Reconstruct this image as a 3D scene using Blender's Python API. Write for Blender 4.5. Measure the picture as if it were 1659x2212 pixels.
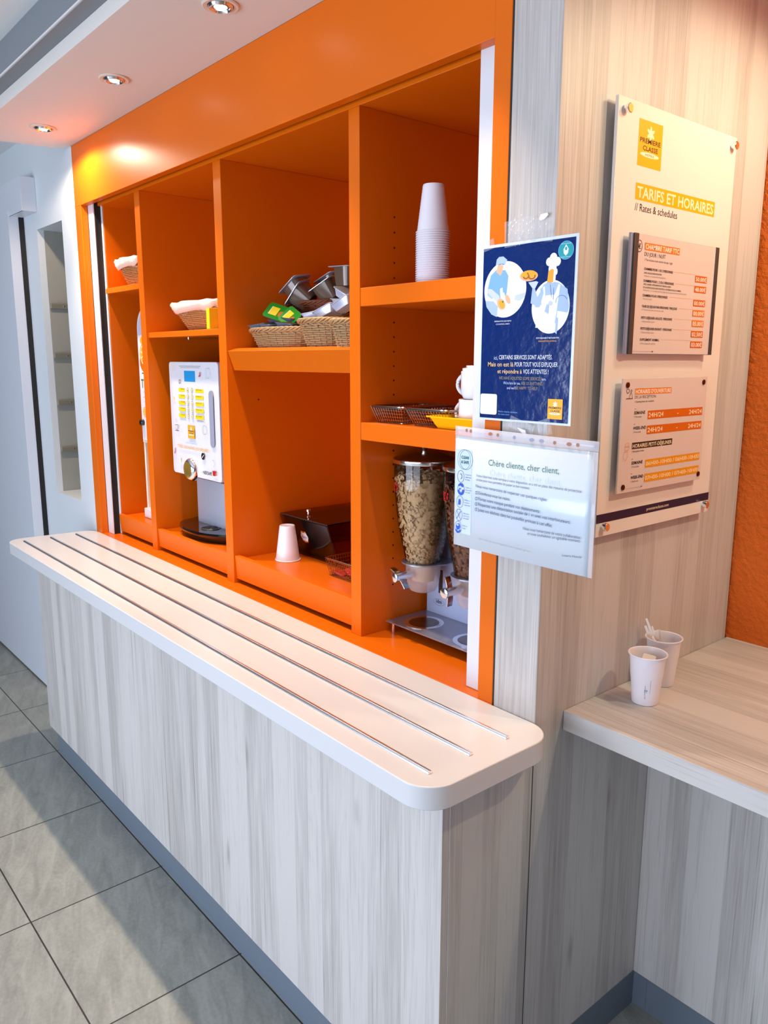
import bpy, bmesh, math, random
from mathutils import Vector, Matrix
random.seed(7)
PI = math.pi
C = bpy.context.scene.collection
SC = bpy.context.scene
for o in list(bpy.data.objects):
    bpy.data.objects.remove(o)

# ------------------------------------------------------------------ camera
cd = bpy.data.cameras.new('camera'); cam = bpy.data.objects.new('camera', cd); C.objects.link(cam)
cd.sensor_fit = 'VERTICAL'; cd.sensor_height = 24.0; cd.lens = 1706.56 / 2212 * 24.0
cd.clip_start = 0.02
R = Matrix(((0.645496, -0.146274, 0.749626), (0.763760, 0.120760, -0.634103), (0.002228, 0.981846, 0.189669)))
cam.matrix_world = Matrix.Translation((0.9166, -1.1668, 1.6)) @ R.to_4x4()
SC.camera = cam

# ------------------------------------------------------------------ world, lights, exposure
w = bpy.data.worlds.new('world'); SC.world = w; w.use_nodes = True
bg = w.node_tree.nodes['Background']; bg.inputs[0].default_value = (0.75, 0.87, 1.0, 1); bg.inputs[1].default_value = 1.0
SC.view_settings.view_transform = 'Standard'; SC.view_settings.look = 'None'
SC.view_settings.gamma = 1.0; SC.view_settings.use_curve_mapping = False
SC.view_settings.exposure = 0.0
DAY = (0.70, 0.81, 1.0)
WARM = (1.0, 0.80, 0.62)
AMBER = (1.0, 0.89, 0.60)

def area(name, loc, rot, sx, sy, energy, col):
    l = bpy.data.lights.new(name, 'AREA'); l.shape = 'RECTANGLE'; l.size = sx; l.size_y = sy
    l.energy = energy; l.color = col
    o = bpy.data.objects.new(name, l); C.objects.link(o); o.location = loc; o.rotation_euler = rot
    return o
# daylight entering through the three window openings behind the viewer
for wx in (-1.35, 0.75):
    area('window_daylight', (wx, -3.45, 1.05), (PI/2, 0, 0), 1.9, 1.5, 82 if wx < 0 else 50, DAY)

def spot(name, loc, energy, col, size=2.2, blend=0.6, rad=0.018, tilt=(0, 0, 0)):
    l = bpy.data.lights.new(name, 'SPOT'); l.energy = energy; l.color = col
    l.spot_size = size; l.spot_blend = blend; l.shadow_soft_size = rad
    o = bpy.data.objects.new(name, l); C.objects.link(o); o.location = loc; o.rotation_euler = tilt
    return o
DL = [(-2.13, -0.160), (-1.483, -0.163), (-0.850, -0.166), (-0.215, -0.168)]   # downlights above the counter
for i, (x, y) in enumerate(DL):
    spot('downlight_beam', (x, y, 2.380), (20, 54, 54, 42)[i], WARM, size=(2.8, 1.4, 1.4, 1.12)[i], blend=(0.3, 1.0, 1.0, 1.0)[i])
spot('downlight_beam', (DL[0][0], DL[0][1], 2.380), 42, WARM, size=1.4, blend=1.0)
AL = [(0.46, 0.58), (0.98, 0.48)]                                             # lamps over the desk alcove
for i, (x, y) in enumerate(AL):
    spot('alcove_beam', (x, y, 2.43), (21, 44)[i], AMBER, size=(3.04, 2.9)[i], blend=0.2, rad=(0.09, 0.03)[i])

# ------------------------------------------------------------------ materials
def srgb(r, g, b):
    f = lambda c: (c/255/12.92) if c/255 <= 0.04045 else ((c/255+0.055)/1.055)**2.4
    return (f(r), f(g), f(b), 1)

def mat(name, col, rough=0.5, metal=0.0, bump=0.0, bscale=200, coat=0.0, spec=0.5, var=0.0, emit=0.0, trans=0.0, alpha=1.0, sub=0.0):
    m = bpy.data.materials.new(name); m.use_nodes = True
    nt = m.node_tree; p = nt.nodes['Principled BSDF']
    p.inputs['Base Color'].default_value = col if len(col) == 4 else (*col, 1)
    p.inputs['Roughness'].default_value = rough; p.inputs['Metallic'].default_value = metal
    p.inputs['Specular IOR Level'].default_value = spec
    p.inputs['Coat Weight'].default_value = coat; p.inputs['Coat Roughness'].default_value = 0.08
    if trans: p.inputs['Transmission Weight'].default_value = trans
    if sub:
        p.inputs['Subsurface Weight'].default_value = sub; p.inputs['Subsurface Radius'].default_value = (0.01, 0.01, 0.01)
    if alpha < 1: p.inputs['Alpha'].default_value = alpha
    if emit:
        p.inputs['Emission Color'].default_value = col; p.inputs['Emission Strength'].default_value = emit
    tc = nt.nodes.new('ShaderNodeTexCoord')
    n = nt.nodes.new('ShaderNodeTexNoise'); n.inputs['Scale'].default_value = bscale; n.inputs['Detail'].default_value = 3
    nt.links.new(tc.outputs['Object'], n.inputs['Vector'])
    if bump:
        b = nt.nodes.new('ShaderNodeBump'); b.inputs['Strength'].default_value = bump; b.inputs['Distance'].default_value = 0.002
        nt.links.new(n.outputs['Fac'], b.inputs['Height']); nt.links.new(b.outputs['Normal'], p.inputs['Normal'])
    if var:
        mx = nt.nodes.new('ShaderNodeMixRGB'); mx.blend_type = 'MULTIPLY'; mx.inputs[0].default_value = var
        mx.inputs[1].default_value = p.inputs['Base Color'].default_value
        nt.links.new(n.outputs['Color'], mx.inputs[2]); nt.links.new(mx.outputs[0], p.inputs['Base Color'])
    return m

def clear(name, tint=(0.95, 0.95, 0.95), gloss=0.9, rough=0.04, ior=1.45, bump=0.0):
    m = bpy.data.materials.new(name); m.use_nodes = True; nt = m.node_tree; nt.nodes.clear()
    out = nt.nodes.new('ShaderNodeOutputMaterial'); mx = nt.nodes.new('ShaderNodeMixShader')
    t = nt.nodes.new('ShaderNodeBsdfTransparent'); t.inputs[0].default_value = (*tint, 1)
    g = nt.nodes.new('ShaderNodeBsdfGlossy'); g.inputs[0].default_value = (gloss, gloss, gloss, 1); g.inputs['Roughness'].default_value = rough
    fr = nt.nodes.new('ShaderNodeFresnel'); fr.inputs[0].default_value = ior
    nt.links.new(fr.outputs[0], mx.inputs[0]); nt.links.new(t.outputs[0], mx.inputs[1]); nt.links.new(g.outputs[0], mx.inputs[2])
    nt.links.new(mx.outputs[0], out.inputs[0])
    if bump:
        tc = nt.nodes.new('ShaderNodeTexCoord'); n = nt.nodes.new('ShaderNodeTexNoise'); n.inputs['Scale'].default_value = 60
        b = nt.nodes.new('ShaderNodeBump'); b.inputs['Strength'].default_value = bump; b.inputs['Distance'].default_value = 0.002
        nt.links.new(tc.outputs['Object'], n.inputs[0]); nt.links.new(n.outputs[0], b.inputs['Height'])
        nt.links.new(b.outputs[0], g.inputs['Normal']); nt.links.new(b.outputs[0], fr.inputs['Normal'])
    return m

def N(nt, typ, **kw):
    n = nt.nodes.new(typ)
    for k, v in kw.items(): setattr(n, k, v)
    return n
def mth(nt, op, a, b=None, c=None):
    n = nt.nodes.new('ShaderNodeMath'); n.operation = op
    for i, v in enumerate((a, b, c)):
        if v is None: continue
        if isinstance(v, (int, float)): n.inputs[i].default_value = v
        else: nt.links.new(v, n.inputs[i])
    return n.outputs[0]

def wood(name, grain='Z', dark=srgb(140, 131, 125), light=srgb(206, 200, 195), plank=0.067, seed=0.0, rough=0.5):
    """laminate in narrow staves, the grain running along one axis"""
    m = bpy.data.materials.new(name); m.use_nodes = True; nt = m.node_tree; p = nt.nodes['Principled BSDF']
    L = nt.links.new
    tc = N(nt, 'ShaderNodeTexCoord'); sp = N(nt, 'ShaderNodeSeparateXYZ'); L(tc.outputs['Object'], sp.inputs[0])
    X, Y, Z = sp.outputs
    if grain == 'Z': u = mth(nt, 'ADD', mth(nt, 'ADD', X, Y), seed); g = Z
    else: u = mth(nt, 'ADD', mth(nt, 'ADD', Y, Z), seed); g = X
    # slightly uneven stave widths
    cell = mth(nt, 'FLOOR', mth(nt, 'DIVIDE', mth(nt, 'ADD', u, mth(nt, 'MULTIPLY', mth(nt, 'SINE', mth(nt, 'MULTIPLY', u, 23.0)), 0.016)), plank))
    # boards shift along the grain so each stave is cut from another place
    wn = N(nt, 'ShaderNodeTexWhiteNoise', noise_dimensions='1D'); L(cell, wn.inputs['W'])
    gv = mth(nt, 'ADD', g, mth(nt, 'MULTIPLY', wn.outputs['Value'], 7.0))
    def noise(su, sg, detail, dist, w3=0.0):
        cb = N(nt, 'ShaderNodeCombineXYZ'); L(mth(nt, 'MULTIPLY', u, su), cb.inputs[0]); L(mth(nt, 'MULTIPLY', gv, sg), cb.inputs[1]); cb.inputs[2].default_value = w3
        n = N(nt, 'ShaderNodeTexNoise'); n.inputs['Scale'].default_value = 1; n.inputs['Detail'].default_value = detail; n.inputs['Distortion'].default_value = dist
        L(cb.outputs[0], n.inputs['Vector']); return n.outputs['Fac']
    fine = noise(330, 6, 4, 0.5); mid = noise(42, 1.6, 3, 1.1, 3.3); broad = noise(5, 0.7, 2, 0.3, 8.1)
    # cathedral figure
    ring = mth(nt, 'ABSOLUTE', mth(nt, 'SINE', mth(nt, 'MULTIPLY', noise(9, 0.8, 1, 0.2, 5.0), 60.0)))
    ringm = mth(nt, 'MULTIPLY', mth(nt, 'POWER', ring, 0.35), mth(nt, 'GREATER_THAN', wn.outputs['Value'], 0.62))
    # knots
    kb = N(nt, 'ShaderNodeCombineXYZ'); L(mth(nt, 'MULTIPLY', u, 7.0), kb.inputs[0]); L(mth(nt, 'MULTIPLY', gv, 1.7), kb.inputs[1])
    vo = N(nt, 'ShaderNodeTexVoronoi'); vo.inputs['Scale'].default_value = 1; L(kb.outputs[0], vo.inputs['Vector'])
    knot = mth(nt, 'MULTIPLY', mth(nt, 'SMOOTH_MIN', mth(nt, 'MULTIPLY', vo.outputs['Distance'], 11.0), 1.0, 0.2), 1.0)
    hair = noise(170, 1.6, 2, 0.5, 11.0)
    hm = mth(nt, 'MULTIPLY', mth(nt, 'MAXIMUM', mth(nt, 'SUBTRACT', hair, 0.62), 0.0), 1.5)
    v = mth(nt, 'ADD', mth(nt, 'MULTIPLY', fine, 0.40), mth(nt, 'MULTIPLY', mid, 0.30))
    v = mth(nt, 'SUBTRACT', v, hm)
    v = mth(nt, 'ADD', v, mth(nt, 'MULTIPLY', broad, 0.25))
    v = mth(nt, 'ADD', v, mth(nt, 'MULTIPLY', mth(nt, 'SUBTRACT', wn.outputs['Value'], 0.5), 0.10))
    v = mth(nt, 'SUBTRACT', v, mth(nt, 'MULTIPLY', mth(nt, 'SUBTRACT', 1.0, ringm), 0.00))
    v = mth(nt, 'ADD', v, mth(nt, 'MULTIPLY', ringm, 0.07))
    v = mth(nt, 'MULTIPLY', v, mth(nt, 'ADD', 0.50, mth(nt, 'MULTIPLY', knot, 0.50)))
    cr = N(nt, 'ShaderNodeValToRGB'); L(v, cr.inputs[0])
    e = cr.color_ramp.elements; e[0].position = 0.14; e[0].color = dark; e[1].position = 0.56; e[1].color = light
    L(cr.outputs[0], p.inputs['Base Color']); p.inputs['Roughness'].default_value = rough
    b = N(nt, 'ShaderNodeBump'); b.inputs['Strength'].default_value = 0.18; b.inputs['Distance'].default_value = 0.001
    L(fine, b.inputs['Height']); L(b.outputs[0], p.inputs['Normal'])
    return m

def tiles():
    m = bpy.data.materials.new('floor_tiles'); m.use_nodes = True; nt = m.node_tree; p = nt.nodes['Principled BSDF']; L = nt.links.new
    tc = N(nt, 'ShaderNodeTexCoord'); sp = N(nt, 'ShaderNodeSeparateXYZ'); L(tc.outputs['Object'], sp.inputs[0]); X, Y, Z = sp.outputs
    fx = mth(nt, 'DIVIDE', mth(nt, 'ADD', X, 0.285 + 0.498*20), 0.498); fy = mth(nt, 'DIVIDE', mth(nt, 'ADD', Y, 0.243 + 0.3985*20), 0.3985)
    def edge(f, s):
        fr = mth(nt, 'FRACT', f); return mth(nt, 'MULTIPLY', mth(nt, 'MINIMUM', fr, mth(nt, 'SUBTRACT', 1.0, fr)), s)
    d = mth(nt, 'MINIMUM', edge(fx, 0.498), edge(fy, 0.3985))
    g = mth(nt, 'GREATER_THAN', d, 0.0021)
    cell = N(nt, 'ShaderNodeCombineXYZ'); L(mth(nt, 'FLOOR', fx), cell.inputs[0]); L(mth(nt, 'FLOOR', fy), cell.inputs[1])
    wn = N(nt, 'ShaderNodeTexWhiteNoise', noise_dimensions='2D'); L(cell.outputs[0], wn.inputs['Vector'])
    cb = N(nt, 'ShaderNodeCombineXYZ'); L(mth(nt, 'ADD', mth(nt, 'MULTIPLY', X, 6), mth(nt, 'MULTIPLY', wn.outputs['Value'], 9)), cb.inputs[0]); L(mth(nt, 'ADD', mth(nt, 'MULTIPLY', Y, 22), mth(nt, 'MULTIPLY', X, 8)), cb.inputs[1])
    n = N(nt, 'ShaderNodeTexNoise'); n.inputs['Scale'].default_value = 1; n.inputs['Detail'].default_value = 6; n.inputs['Roughness'].default_value = 0.65; n.inputs['Distortion'].default_value = 0.8; L(cb.outputs[0], n.inputs[0])
    n2 = N(nt, 'ShaderNodeTexNoise'); n2.inputs['Scale'].default_value = 90; n2.inputs['Detail'].default_value = 3; L(tc.outputs['Object'], n2.inputs[0])
    v = mth(nt, 'ADD', mth(nt, 'MULTIPLY', n.outputs[0], 0.75), mth(nt, 'MULTIPLY', n2.outputs[0], 0.25))
    cr = N(nt, 'ShaderNodeValToRGB'); L(v, cr.inputs[0]); e = cr.color_ramp.elements
    e[0].position = 0.34; e[0].color = srgb(134, 135, 127); e[1].position = 0.66; e[1].color = srgb(166, 167, 158)
    mx = N(nt, 'ShaderNodeMixRGB'); L(g, mx.inputs[0]); mx.inputs[1].default_value = srgb(48, 44, 40); L(cr.outputs[0], mx.inputs[2])
    L(mx.outputs[0], p.inputs['Base Color']); p.inputs['Roughness'].default_value = 0.42
    b = N(nt, 'ShaderNodeBump'); b.inputs['Strength'].default_value = 0.5; b.inputs['Distance'].default_value = 0.002; L(g, b.inputs['Height']); L(b.outputs[0], p.inputs['Normal'])
    return m

def stucco():
    m = mat('orange_roughcast', srgb(222, 102, 12), 0.8); nt = m.node_tree; p = nt.nodes['Principled BSDF']
    tc = N(nt, 'ShaderNodeTexCoord'); n = N(nt, 'ShaderNodeTexNoise'); n.inputs['Scale'].default_value = 70; n.inputs['Detail'].default_value = 4; n.inputs['Roughness'].default_value = 0.6
    b = N(nt, 'ShaderNodeBump'); b.inputs['Strength'].default_value = 0.9; b.inputs['Distance'].default_value = 0.008
    nt.links.new(tc.outputs['Object'], n.inputs[0]); nt.links.new(n.outputs[0], b.inputs['Height']); nt.links.new(b.outputs[0], p.inputs['Normal'])
    return m

ORANGE = mat('orange_lacquer', (0.74, 0.138, 0.002, 1), 0.34, bump=0.02, bscale=500, spec=0.24)
WOODZ = wood('pale_wood_laminate_upright', 'Z')
WOODX = wood('pale_wood_laminate_lengthwise', 'X', seed=3.1)
TILE = tiles(); STUC = stucco()
WALL = mat('white_wall_paint', srgb(214, 220, 224), 0.55, bump=0.05, bscale=150)
DOORW = mat('white_door_laminate', srgb(214, 218, 226), 0.4, bump=0.02)
CEIL = mat('white_ceiling_paint', srgb(226, 226, 224), 0.7, bump=0.04, bscale=120)
SOFF = mat('soffit_paint', srgb(224, 216, 208), 0.6, bump=0.03, bscale=120)
TRIMGREY = mat('grey_trim', srgb(120, 126, 130), 0.5, bump=0.03)
WHITE = mat('white_solid_surface', srgb(216, 214, 214), 0.28, bump=0.01)
PVC = mat('white_guide_rail', srgb(222, 222, 226), 0.35, bump=0.01)
BLACK = mat('black_rubber', srgb(22, 18, 16), 0.6, bump=0.1)
PLINTH = mat('grey_plinth', srgb(112, 122, 134), 0.35, bump=0.03, bscale=80, var=0.1)
CHROME = mat('chrome', (0.88, 0.88, 0.9, 1), 0.14, 1.0, bump=0.02)
STEEL = mat('brushed_steel', (0.6, 0.6, 0.62, 1), 0.3, 1.0, bump=0.05, bscale=400)
SILVER = mat('silver_paint', srgb(176, 178, 192), 0.4, 0.3, bump=0.02)
BRASSY = mat('gold_foil', srgb(196, 160, 70), 0.25, 0.7, bump=0.05)
PLASTW = mat('white_plastic', srgb(222, 222, 228), 0.35, bump=0.01)
CUPM = mat('white_cup_plastic', srgb(240, 234, 240), 0.3, sub=0.15, bump=0.01)
BLKPL = mat('black_gloss_plastic', srgb(14, 13, 14), 0.08, bump=0.01, coat=0.5)
DARKM = mat('dark_interior', srgb(50, 22, 12), 0.6, bump=0.05)
WICK = mat('honey_wicker', srgb(206, 146, 84), 0.55, bump=0.3, bscale=300, var=0.35)
WICKP = mat('pale_wicker', srgb(196, 158, 108), 0.55, bump=0.3, bscale=300, var=0.4)
WICKB = mat('brown_wicker', srgb(128, 62, 30), 0.5, bump=0.3, bscale=300, var=0.4)
CLOTH = mat('cream_cotton', srgb(236, 216, 196), 0.9, bump=0.25, bscale=500)
CLOTHG = mat('grey_cotton_edge', srgb(176, 160, 150), 0.9, bump=0.25, bscale=500)
ACR = mat('cream_acrylic', srgb(238, 232, 226), 0.08, bump=0.003, coat=0.6)
ACRP = mat('pale_rose_print', srgb(222, 208, 204), 0.08, bump=0.003, coat=0.6)
ACRE = mat('acrylic_edge', srgb(236, 214, 200), 0.2, bump=0.01)
DGREY = mat('dark_grey_plastic', srgb(62, 60, 60), 0.4, bump=0.05)
LGREY = mat('clear_edge_grey', srgb(150, 148, 168), 0.25, bump=0.02)
GLASS = clear('clear_plastic', (0.93, 0.91, 0.89))
FROST = mat('milky_plastic', srgb(214, 196, 190), 0.35, alpha=0.42, bump=0.02)
SMOKE = clear('smoked_acrylic', (0.66, 0.48, 0.42), 0.8, 0.03)
AMBERP = clear('amber_plastic', (0.75, 0.5, 0.25), 0.8, 0.05)
FILM = mat('clear_film', srgb(236, 236, 246), 0.15, alpha=0.45, bump=0.1, bscale=60)
TAPE = mat('adhesive_tape', srgb(235, 240, 250), 0.08, alpha=0.10, bump=0.6, bscale=120, spec=0.9)
PAPER = mat('white_paper', srgb(206, 218, 230), 0.25, bump=0.05, bscale=40, coat=0.3)
def laminated(name, col, bs=0.7, sc=35):
    return mat(name, col, 0.35, bump=0.0, coat=1.0)
NAVY = mat('laminated_navy', srgb(8, 40, 104), 0.18, bump=0.55, bscale=45, coat=0.6)
INKS = {}
def ink(name, rgb, rough=0.4):
    if name not in INKS: INKS[name] = mat('print_' + name, srgb(*rgb), rough, bump=0.01)
    return INKS[name]
ink('black', (24, 22, 28)); ink('yellow', (252, 178, 8)); ink('white', (250, 246, 240)); ink('orange', (228, 124, 36)); ink('deep_orange', (214, 100, 14))
ink('amber', (232, 150, 22)); ink('navy', (16, 24, 62)); ink('green', (24, 110, 92)); ink('blue', (30, 92, 214)); ink('pale_blue', (166, 190, 236)); ink('sky', (120, 172, 232))
ink('lilac', (196, 206, 244)); ink('teal', (20, 160, 168)); ink('bluegrey', (52, 66, 104)); ink('grey', (120, 118, 120)); ink('peach', (242, 176, 140)); ink('gold', (236, 166, 40))
ink('brown', (160, 96, 24)); ink('cream', (252, 236, 200)); ink('red', (190, 22, 28)); ink('screen_blue', (40, 150, 216), 0.15); ink('lemon', (238, 208, 30)); ink('slate', (150, 154, 176))
ink('leaf', (24, 130, 40)); ink('poster_white', (236, 240, 254)); ink('pale_lemon', (246, 226, 150)); ink('softgrey', (160, 166, 178)); ink('tan', (150, 138, 110)); ink('honey', (226, 186, 130)); ink('sidebar', (206, 222, 248)); ink('fruit', (240, 120, 20))

# ------------------------------------------------------------------ object helpers
def tagp(o, label=None, cat=None, group=None, kind=None):
    if label: o['label'] = label
    if cat: o['category'] = cat
    if group: o['group'] = group
    if kind: o['kind'] = kind
    return o
def empty(name, loc=(0, 0, 0), rz=0.0, label=None, cat=None, group=None):
    o = bpy.data.objects.new(name, None); C.objects.link(o); o.location = loc; o.rotation_euler = (0, 0, rz)
    o.empty_display_size = 0.02
    return tagp(o, label, cat, group)
def wloc(o):
    v = Vector((0, 0, 0))
    while o is not None: v += o.location; o = o.parent
    return v

class B:
    """collects simple shapes and links them as one mesh object"""
    def __init__(s): s.v = []; s.f = []
    def add(s, vs, fs):
        k = len(s.v); s.v += [tuple(p) for p in vs]; s.f += [tuple(i + k for i in f) for f in fs]; return s
    def box(s, x0, x1, y0, y1, z0, z1):
        return s.add([(x0,y0,z0),(x1,y0,z0),(x1,y1,z0),(x0,y1,z0),(x0,y0,z1),(x1,y0,z1),(x1,y1,z1),(x0,y1,z1)],
                     [(0,3,2,1),(4,5,6,7),(0,1,5,4),(1,2,6,5),(2,3,7,6),(3,0,4,7)])
    def prism(s, pts, axis, a, b):
        n = len(pts)
        def P(p, t):
            return {'x': (t, p[0], p[1]), 'y': (p[0], t, p[1]), 'z': (p[0], p[1], t)}[axis]
        vs = [P(p, a) for p in pts] + [P(p, b) for p in pts]
        fs = [tuple(range(n))[::-1], tuple(range(n, 2*n))] + [(i, (i+1) % n, n+(i+1) % n, n+i) for i in range(n)]
        return s.add(vs, fs)
    def lathe(s, prof, c=(0, 0, 0), n=32, M=None):
        vs = []; fs = []
        for r, z in prof:
            for i in range(n):
                a = 2*PI*i/n; vs.append(Vector((r*math.cos(a), r*math.sin(a), z)))
        m = len(prof)
        for j in range(m-1):
            for i in range(n):
                k = (i+1) % n; fs.append((j*n+i, j*n+k, (j+1)*n+k, (j+1)*n+i))
        if prof[0][0] > 1e-6: fs.append(tuple(range(n))[::-1])
        if prof[-1][0] > 1e-6: fs.append(tuple(range((m-1)*n, m*n)))
        if M is not None: vs = [M @ p for p in vs]
        return s.add([p + Vector(c) for p in vs], fs)
    def open_lathe(s, prof, c=(0, 0, 0), n=32):
        vs = []; fs = []
        for r, z in prof:
            for i in range(n):
                a = 2*PI*i/n; vs.append((r*math.cos(a)+c[0], r*math.sin(a)+c[1], z+c[2]))
        for j in range(len(prof)-1):
            for i in range(n):
                k = (i+1) % n; fs.append((j*n+i, j*n+k, (j+1)*n+k, (j+1)*n+i))
        return s.add(vs, fs)
    def tube(s, pts, r, n=6, closed=False):
        pts = [Vector(p) for p in pts]; m = len(pts); vs = []; fs = []; up = Vector((0.13, 0.27, 0.95)).normalized()
        for i, p in enumerate(pts):
            a = pts[(i-1) % m] if (closed or i > 0) else p; b = pts[(i+1) % m] if (closed or i < m-1) else p
            t = (b-a).normalized(); u = t.cross(up)
            if u.length < 0.05: u = t.cross(Vector((1, 0, 0)))
            u.normalize(); w_ = t.cross(u)
            for k in range(n):
                q = 2*PI*k/n; vs.append(p + (u*math.cos(q) + w_*math.sin(q))*r)
        for i in range(m if closed else m-1):
            j = (i+1) % m
            for k in range(n):
                l = (k+1) % n; fs.append((i*n+k, i*n+l, j*n+l, j*n+k))
        if not closed: fs += [tuple(range(n))[::-1], tuple(range((m-1)*n, m*n))]
        return s.add(vs, fs)
    def build(s, name, m, parent=None, world=True, bevel=0.0, seg=2, smooth=True, loc=None, solid=0.0, ang=35):
        me = bpy.data.meshes.new(name)
        off = Vector((0, 0, 0))
        if world and parent is not None: off = wloc(parent)
        if loc is not None and world: off = off + (Vector(loc) - off)
        me.from_pydata([tuple(Vector(p) - off) for p in s.v], [], s.f)
        bm = bmesh.new(); bm.from_mesh(me)
        bmesh.ops.recalc_face_normals(bm, faces=bm.faces); bm.to_mesh(me); bm.free()
        if smooth:
            me.polygons.foreach_set('use_smooth', [True]*len(me.polygons)); me.set_sharp_from_angle(angle=math.radians(ang))
        me.materials.append(m)
        o = bpy.data.objects.new(name, me); C.objects.link(o)
        if parent is not None:
            o.parent = parent
            if loc is not None: o.location = Vector(loc) - wloc(parent)
        elif loc is not None: o.location = loc
        if solid:
            md = o.modifiers.new('thickness', 'SOLIDIFY'); md.thickness = solid; md.offset = 0
        if bevel:
            md = o.modifiers.new('bevel', 'BEVEL'); md.width = bevel; md.segments = seg; md.limit_method = 'ANGLE'; md.angle_limit = math.radians(50)
        return o

def kids(o): return [c for c in bpy.data.objects if c.parent is o]
def dup(o, parent=None):
    c = o.copy(); C.objects.link(c)
    if parent is not None: c.parent = parent
    for k in KIDS.get(o.name, []): dup(bpy.data.objects[k], c)
    return c
KIDS = {}
def index(o):
    ks = kids(o); KIDS[o.name] = [k.name for k in ks]
    for k in ks: index(k)

# ------------------------------------------------------------------ print on flat things
_tc = bpy.data.curves.new('text_source', 'FONT'); _to = bpy.data.objects.new('text_source', _tc); C.objects.link(_to)
def text_geo(s, bold=0.0, res=2, shear=0.0):
    _tc.body = s; _tc.offset = bold; _tc.resolution_u = res; _tc.shear = shear; _tc.size = 1
    bpy.context.view_layer.update()
    dg = bpy.context.evaluated_depsgraph_get(); ev = _to.evaluated_get(dg); me = ev.to_mesh()
    vs = [tuple(v.co) for v in me.vertices]; fs = [tuple(p.vertices) for p in me.polygons]
    ev.to_mesh_clear()
    return vs, fs

class Ink:
    """flat print in millimetres on a plane: origin, across, up, out"""
    def __init__(s, O, U, V, Nn): s.O = Vector(O); s.U = Vector(U); s.V = Vector(V); s.N = Vector(Nn); s.d = {}; s.layer = 1
    n = 0
    def P(s, u, v, k): return s.O + s.U*(u/1000) + s.V*(v/1000) + s.N*(0.0002 + 0.000008*s.n)
    def b(s, col): return s.d.setdefault(col, B())
    def poly(s, pts, col, k=None):
        k = k or s.layer; s.n += 1; s.b(col).add([s.P(u, v, k) for u, v in pts], [tuple(range(len(pts)))]); return s
    def rect(s, u0, v0, u1, v1, col, k=None, r=0.0):
        if r:
            pts = []
            for cu, cv, a0 in ((u1-r, v1-r, 0), (u0+r, v1-r, 90), (u0+r, v0+r, 180), (u1-r, v0+r, 270)):
                for i in range(5):
                    a = math.radians(a0 + i*22.5); pts.append((cu + r*math.cos(a), cv + r*math.sin(a)))
            return s.poly(pts, col, k)
        return s.poly([(u0, v0), (u1, v0), (u1, v1), (u0, v1)], col, k)
    def ell(s, cu, cv, ru, rv, col, k=None, n=40, rot=0.0):
        c, q = math.cos(rot), math.sin(rot)
        return s.poly([(cu + ru*math.cos(2*PI*i/n)*c - rv*math.sin(2*PI*i/n)*q, cv + ru*math.cos(2*PI*i/n)*q + rv*math.sin(2*PI*i/n)*c) for i in range(n)], col, k)
    def line(s, pts, wd, col, k=None, closed=False):
        k = k or s.layer; n = len(pts)
        for i in range(n if closed else n-1):
            a = Vector(pts[i]); b_ = Vector(pts[(i+1) % n]); t = b_-a
            if t.length < 1e-6: continue
            t.normalize(); p = Vector((-t.y, t.x))*wd/2; e = t*wd*0.3
            s.poly([tuple(a-p-e), tuple(b_-p+e), tuple(b_+p+e), tuple(a+p-e)], col, k)
        return s
    def ring(s, cu, cv, ru, rv, wd, col, k=None, n=36, a0=0, a1=360):
        m = n; pts = [(cu + ru*math.cos(math.radians(a0+(a1-a0)*i/m)), cv + rv*math.sin(math.radians(a0+(a1-a0)*i/m))) for i in range(m+1)]
        return s.line(pts, wd, col, k)
    def text(s, t, u0, v0, u1, hh, col, k=None, bold=0.0, v1=None, res=2, shear=0.0, ref=None):
        """baseline from (u0,v0) to (u1, v1 or v0); hh = height of capitals in mm"""
        k = k or s.layer; vs, fs = text_geo(t, bold, res, shear)
        if not vs: return s
        x0 = min(p[0] for p in vs); x1 = max(p[0] for p in vs); cap = 0.73
        s.n += 1; su = (u1-u0)/(x1-x0); sv = hh/cap; dv = ((v1-v0)/(u1-u0)) if v1 is not None else 0.0
        s.b(col).add([s.P(u0 + (p[0]-x0)*su, v0 + p[1]*sv + (p[0]-x0)*su*dv, k) for p in vs], fs); return s
    def build(s, parent, prefix='lettering', names=None):
        out = []
        for col, bb in s.d.items():
            m = INKS[col] if col in INKS else col
            nm = (names or {}).get(col, prefix)
            o = bb.build(nm, m, parent, smooth=False); out.append(o)
            o['label'] = col.replace('_', ' ') + ' ' + nm.replace('_', ' ')
        return out

def logo(I, u0, v0, u1, v1, k=2, base='yellow', txt='black', fl='cream'):
    """upright rectangle with a flower, PREMIERE CLASSE, and HOTELS in an oval"""
    W_ = u1-u0; H_ = v1-v0
    I.rect(u0, v0, u1, v1, base, k)
    cu, cv = u0 + W_*0.5, v0 + H_*0.735
    for i in range(6):
        a = math.radians(90 + i*60); I.ell(cu + W_*0.085*math.cos(a), cv + W_*0.085*math.sin(a), W_*0.085, W_*0.04, fl, k+1, 12, a)
    I.text('PREMIERE', u0+W_*0.07, v0+H_*0.515, u1-W_*0.07, H_*0.105, txt, k+1, 0.02)
    I.text('CLASSE', u0+W_*0.2, v0+H_*0.355, u1-W_*0.17, H_*0.105, txt, k+1, 0.02)
    I.ell(cu, v0+H_*0.27, W_*0.4, H_*0.055, fl, k+1, 24)
    I.text('HOTELS', u0+W_*0.32, v0+H_*0.248, u1-W_*0.32, H_*0.045, txt, k+2, 0.01)

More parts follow.
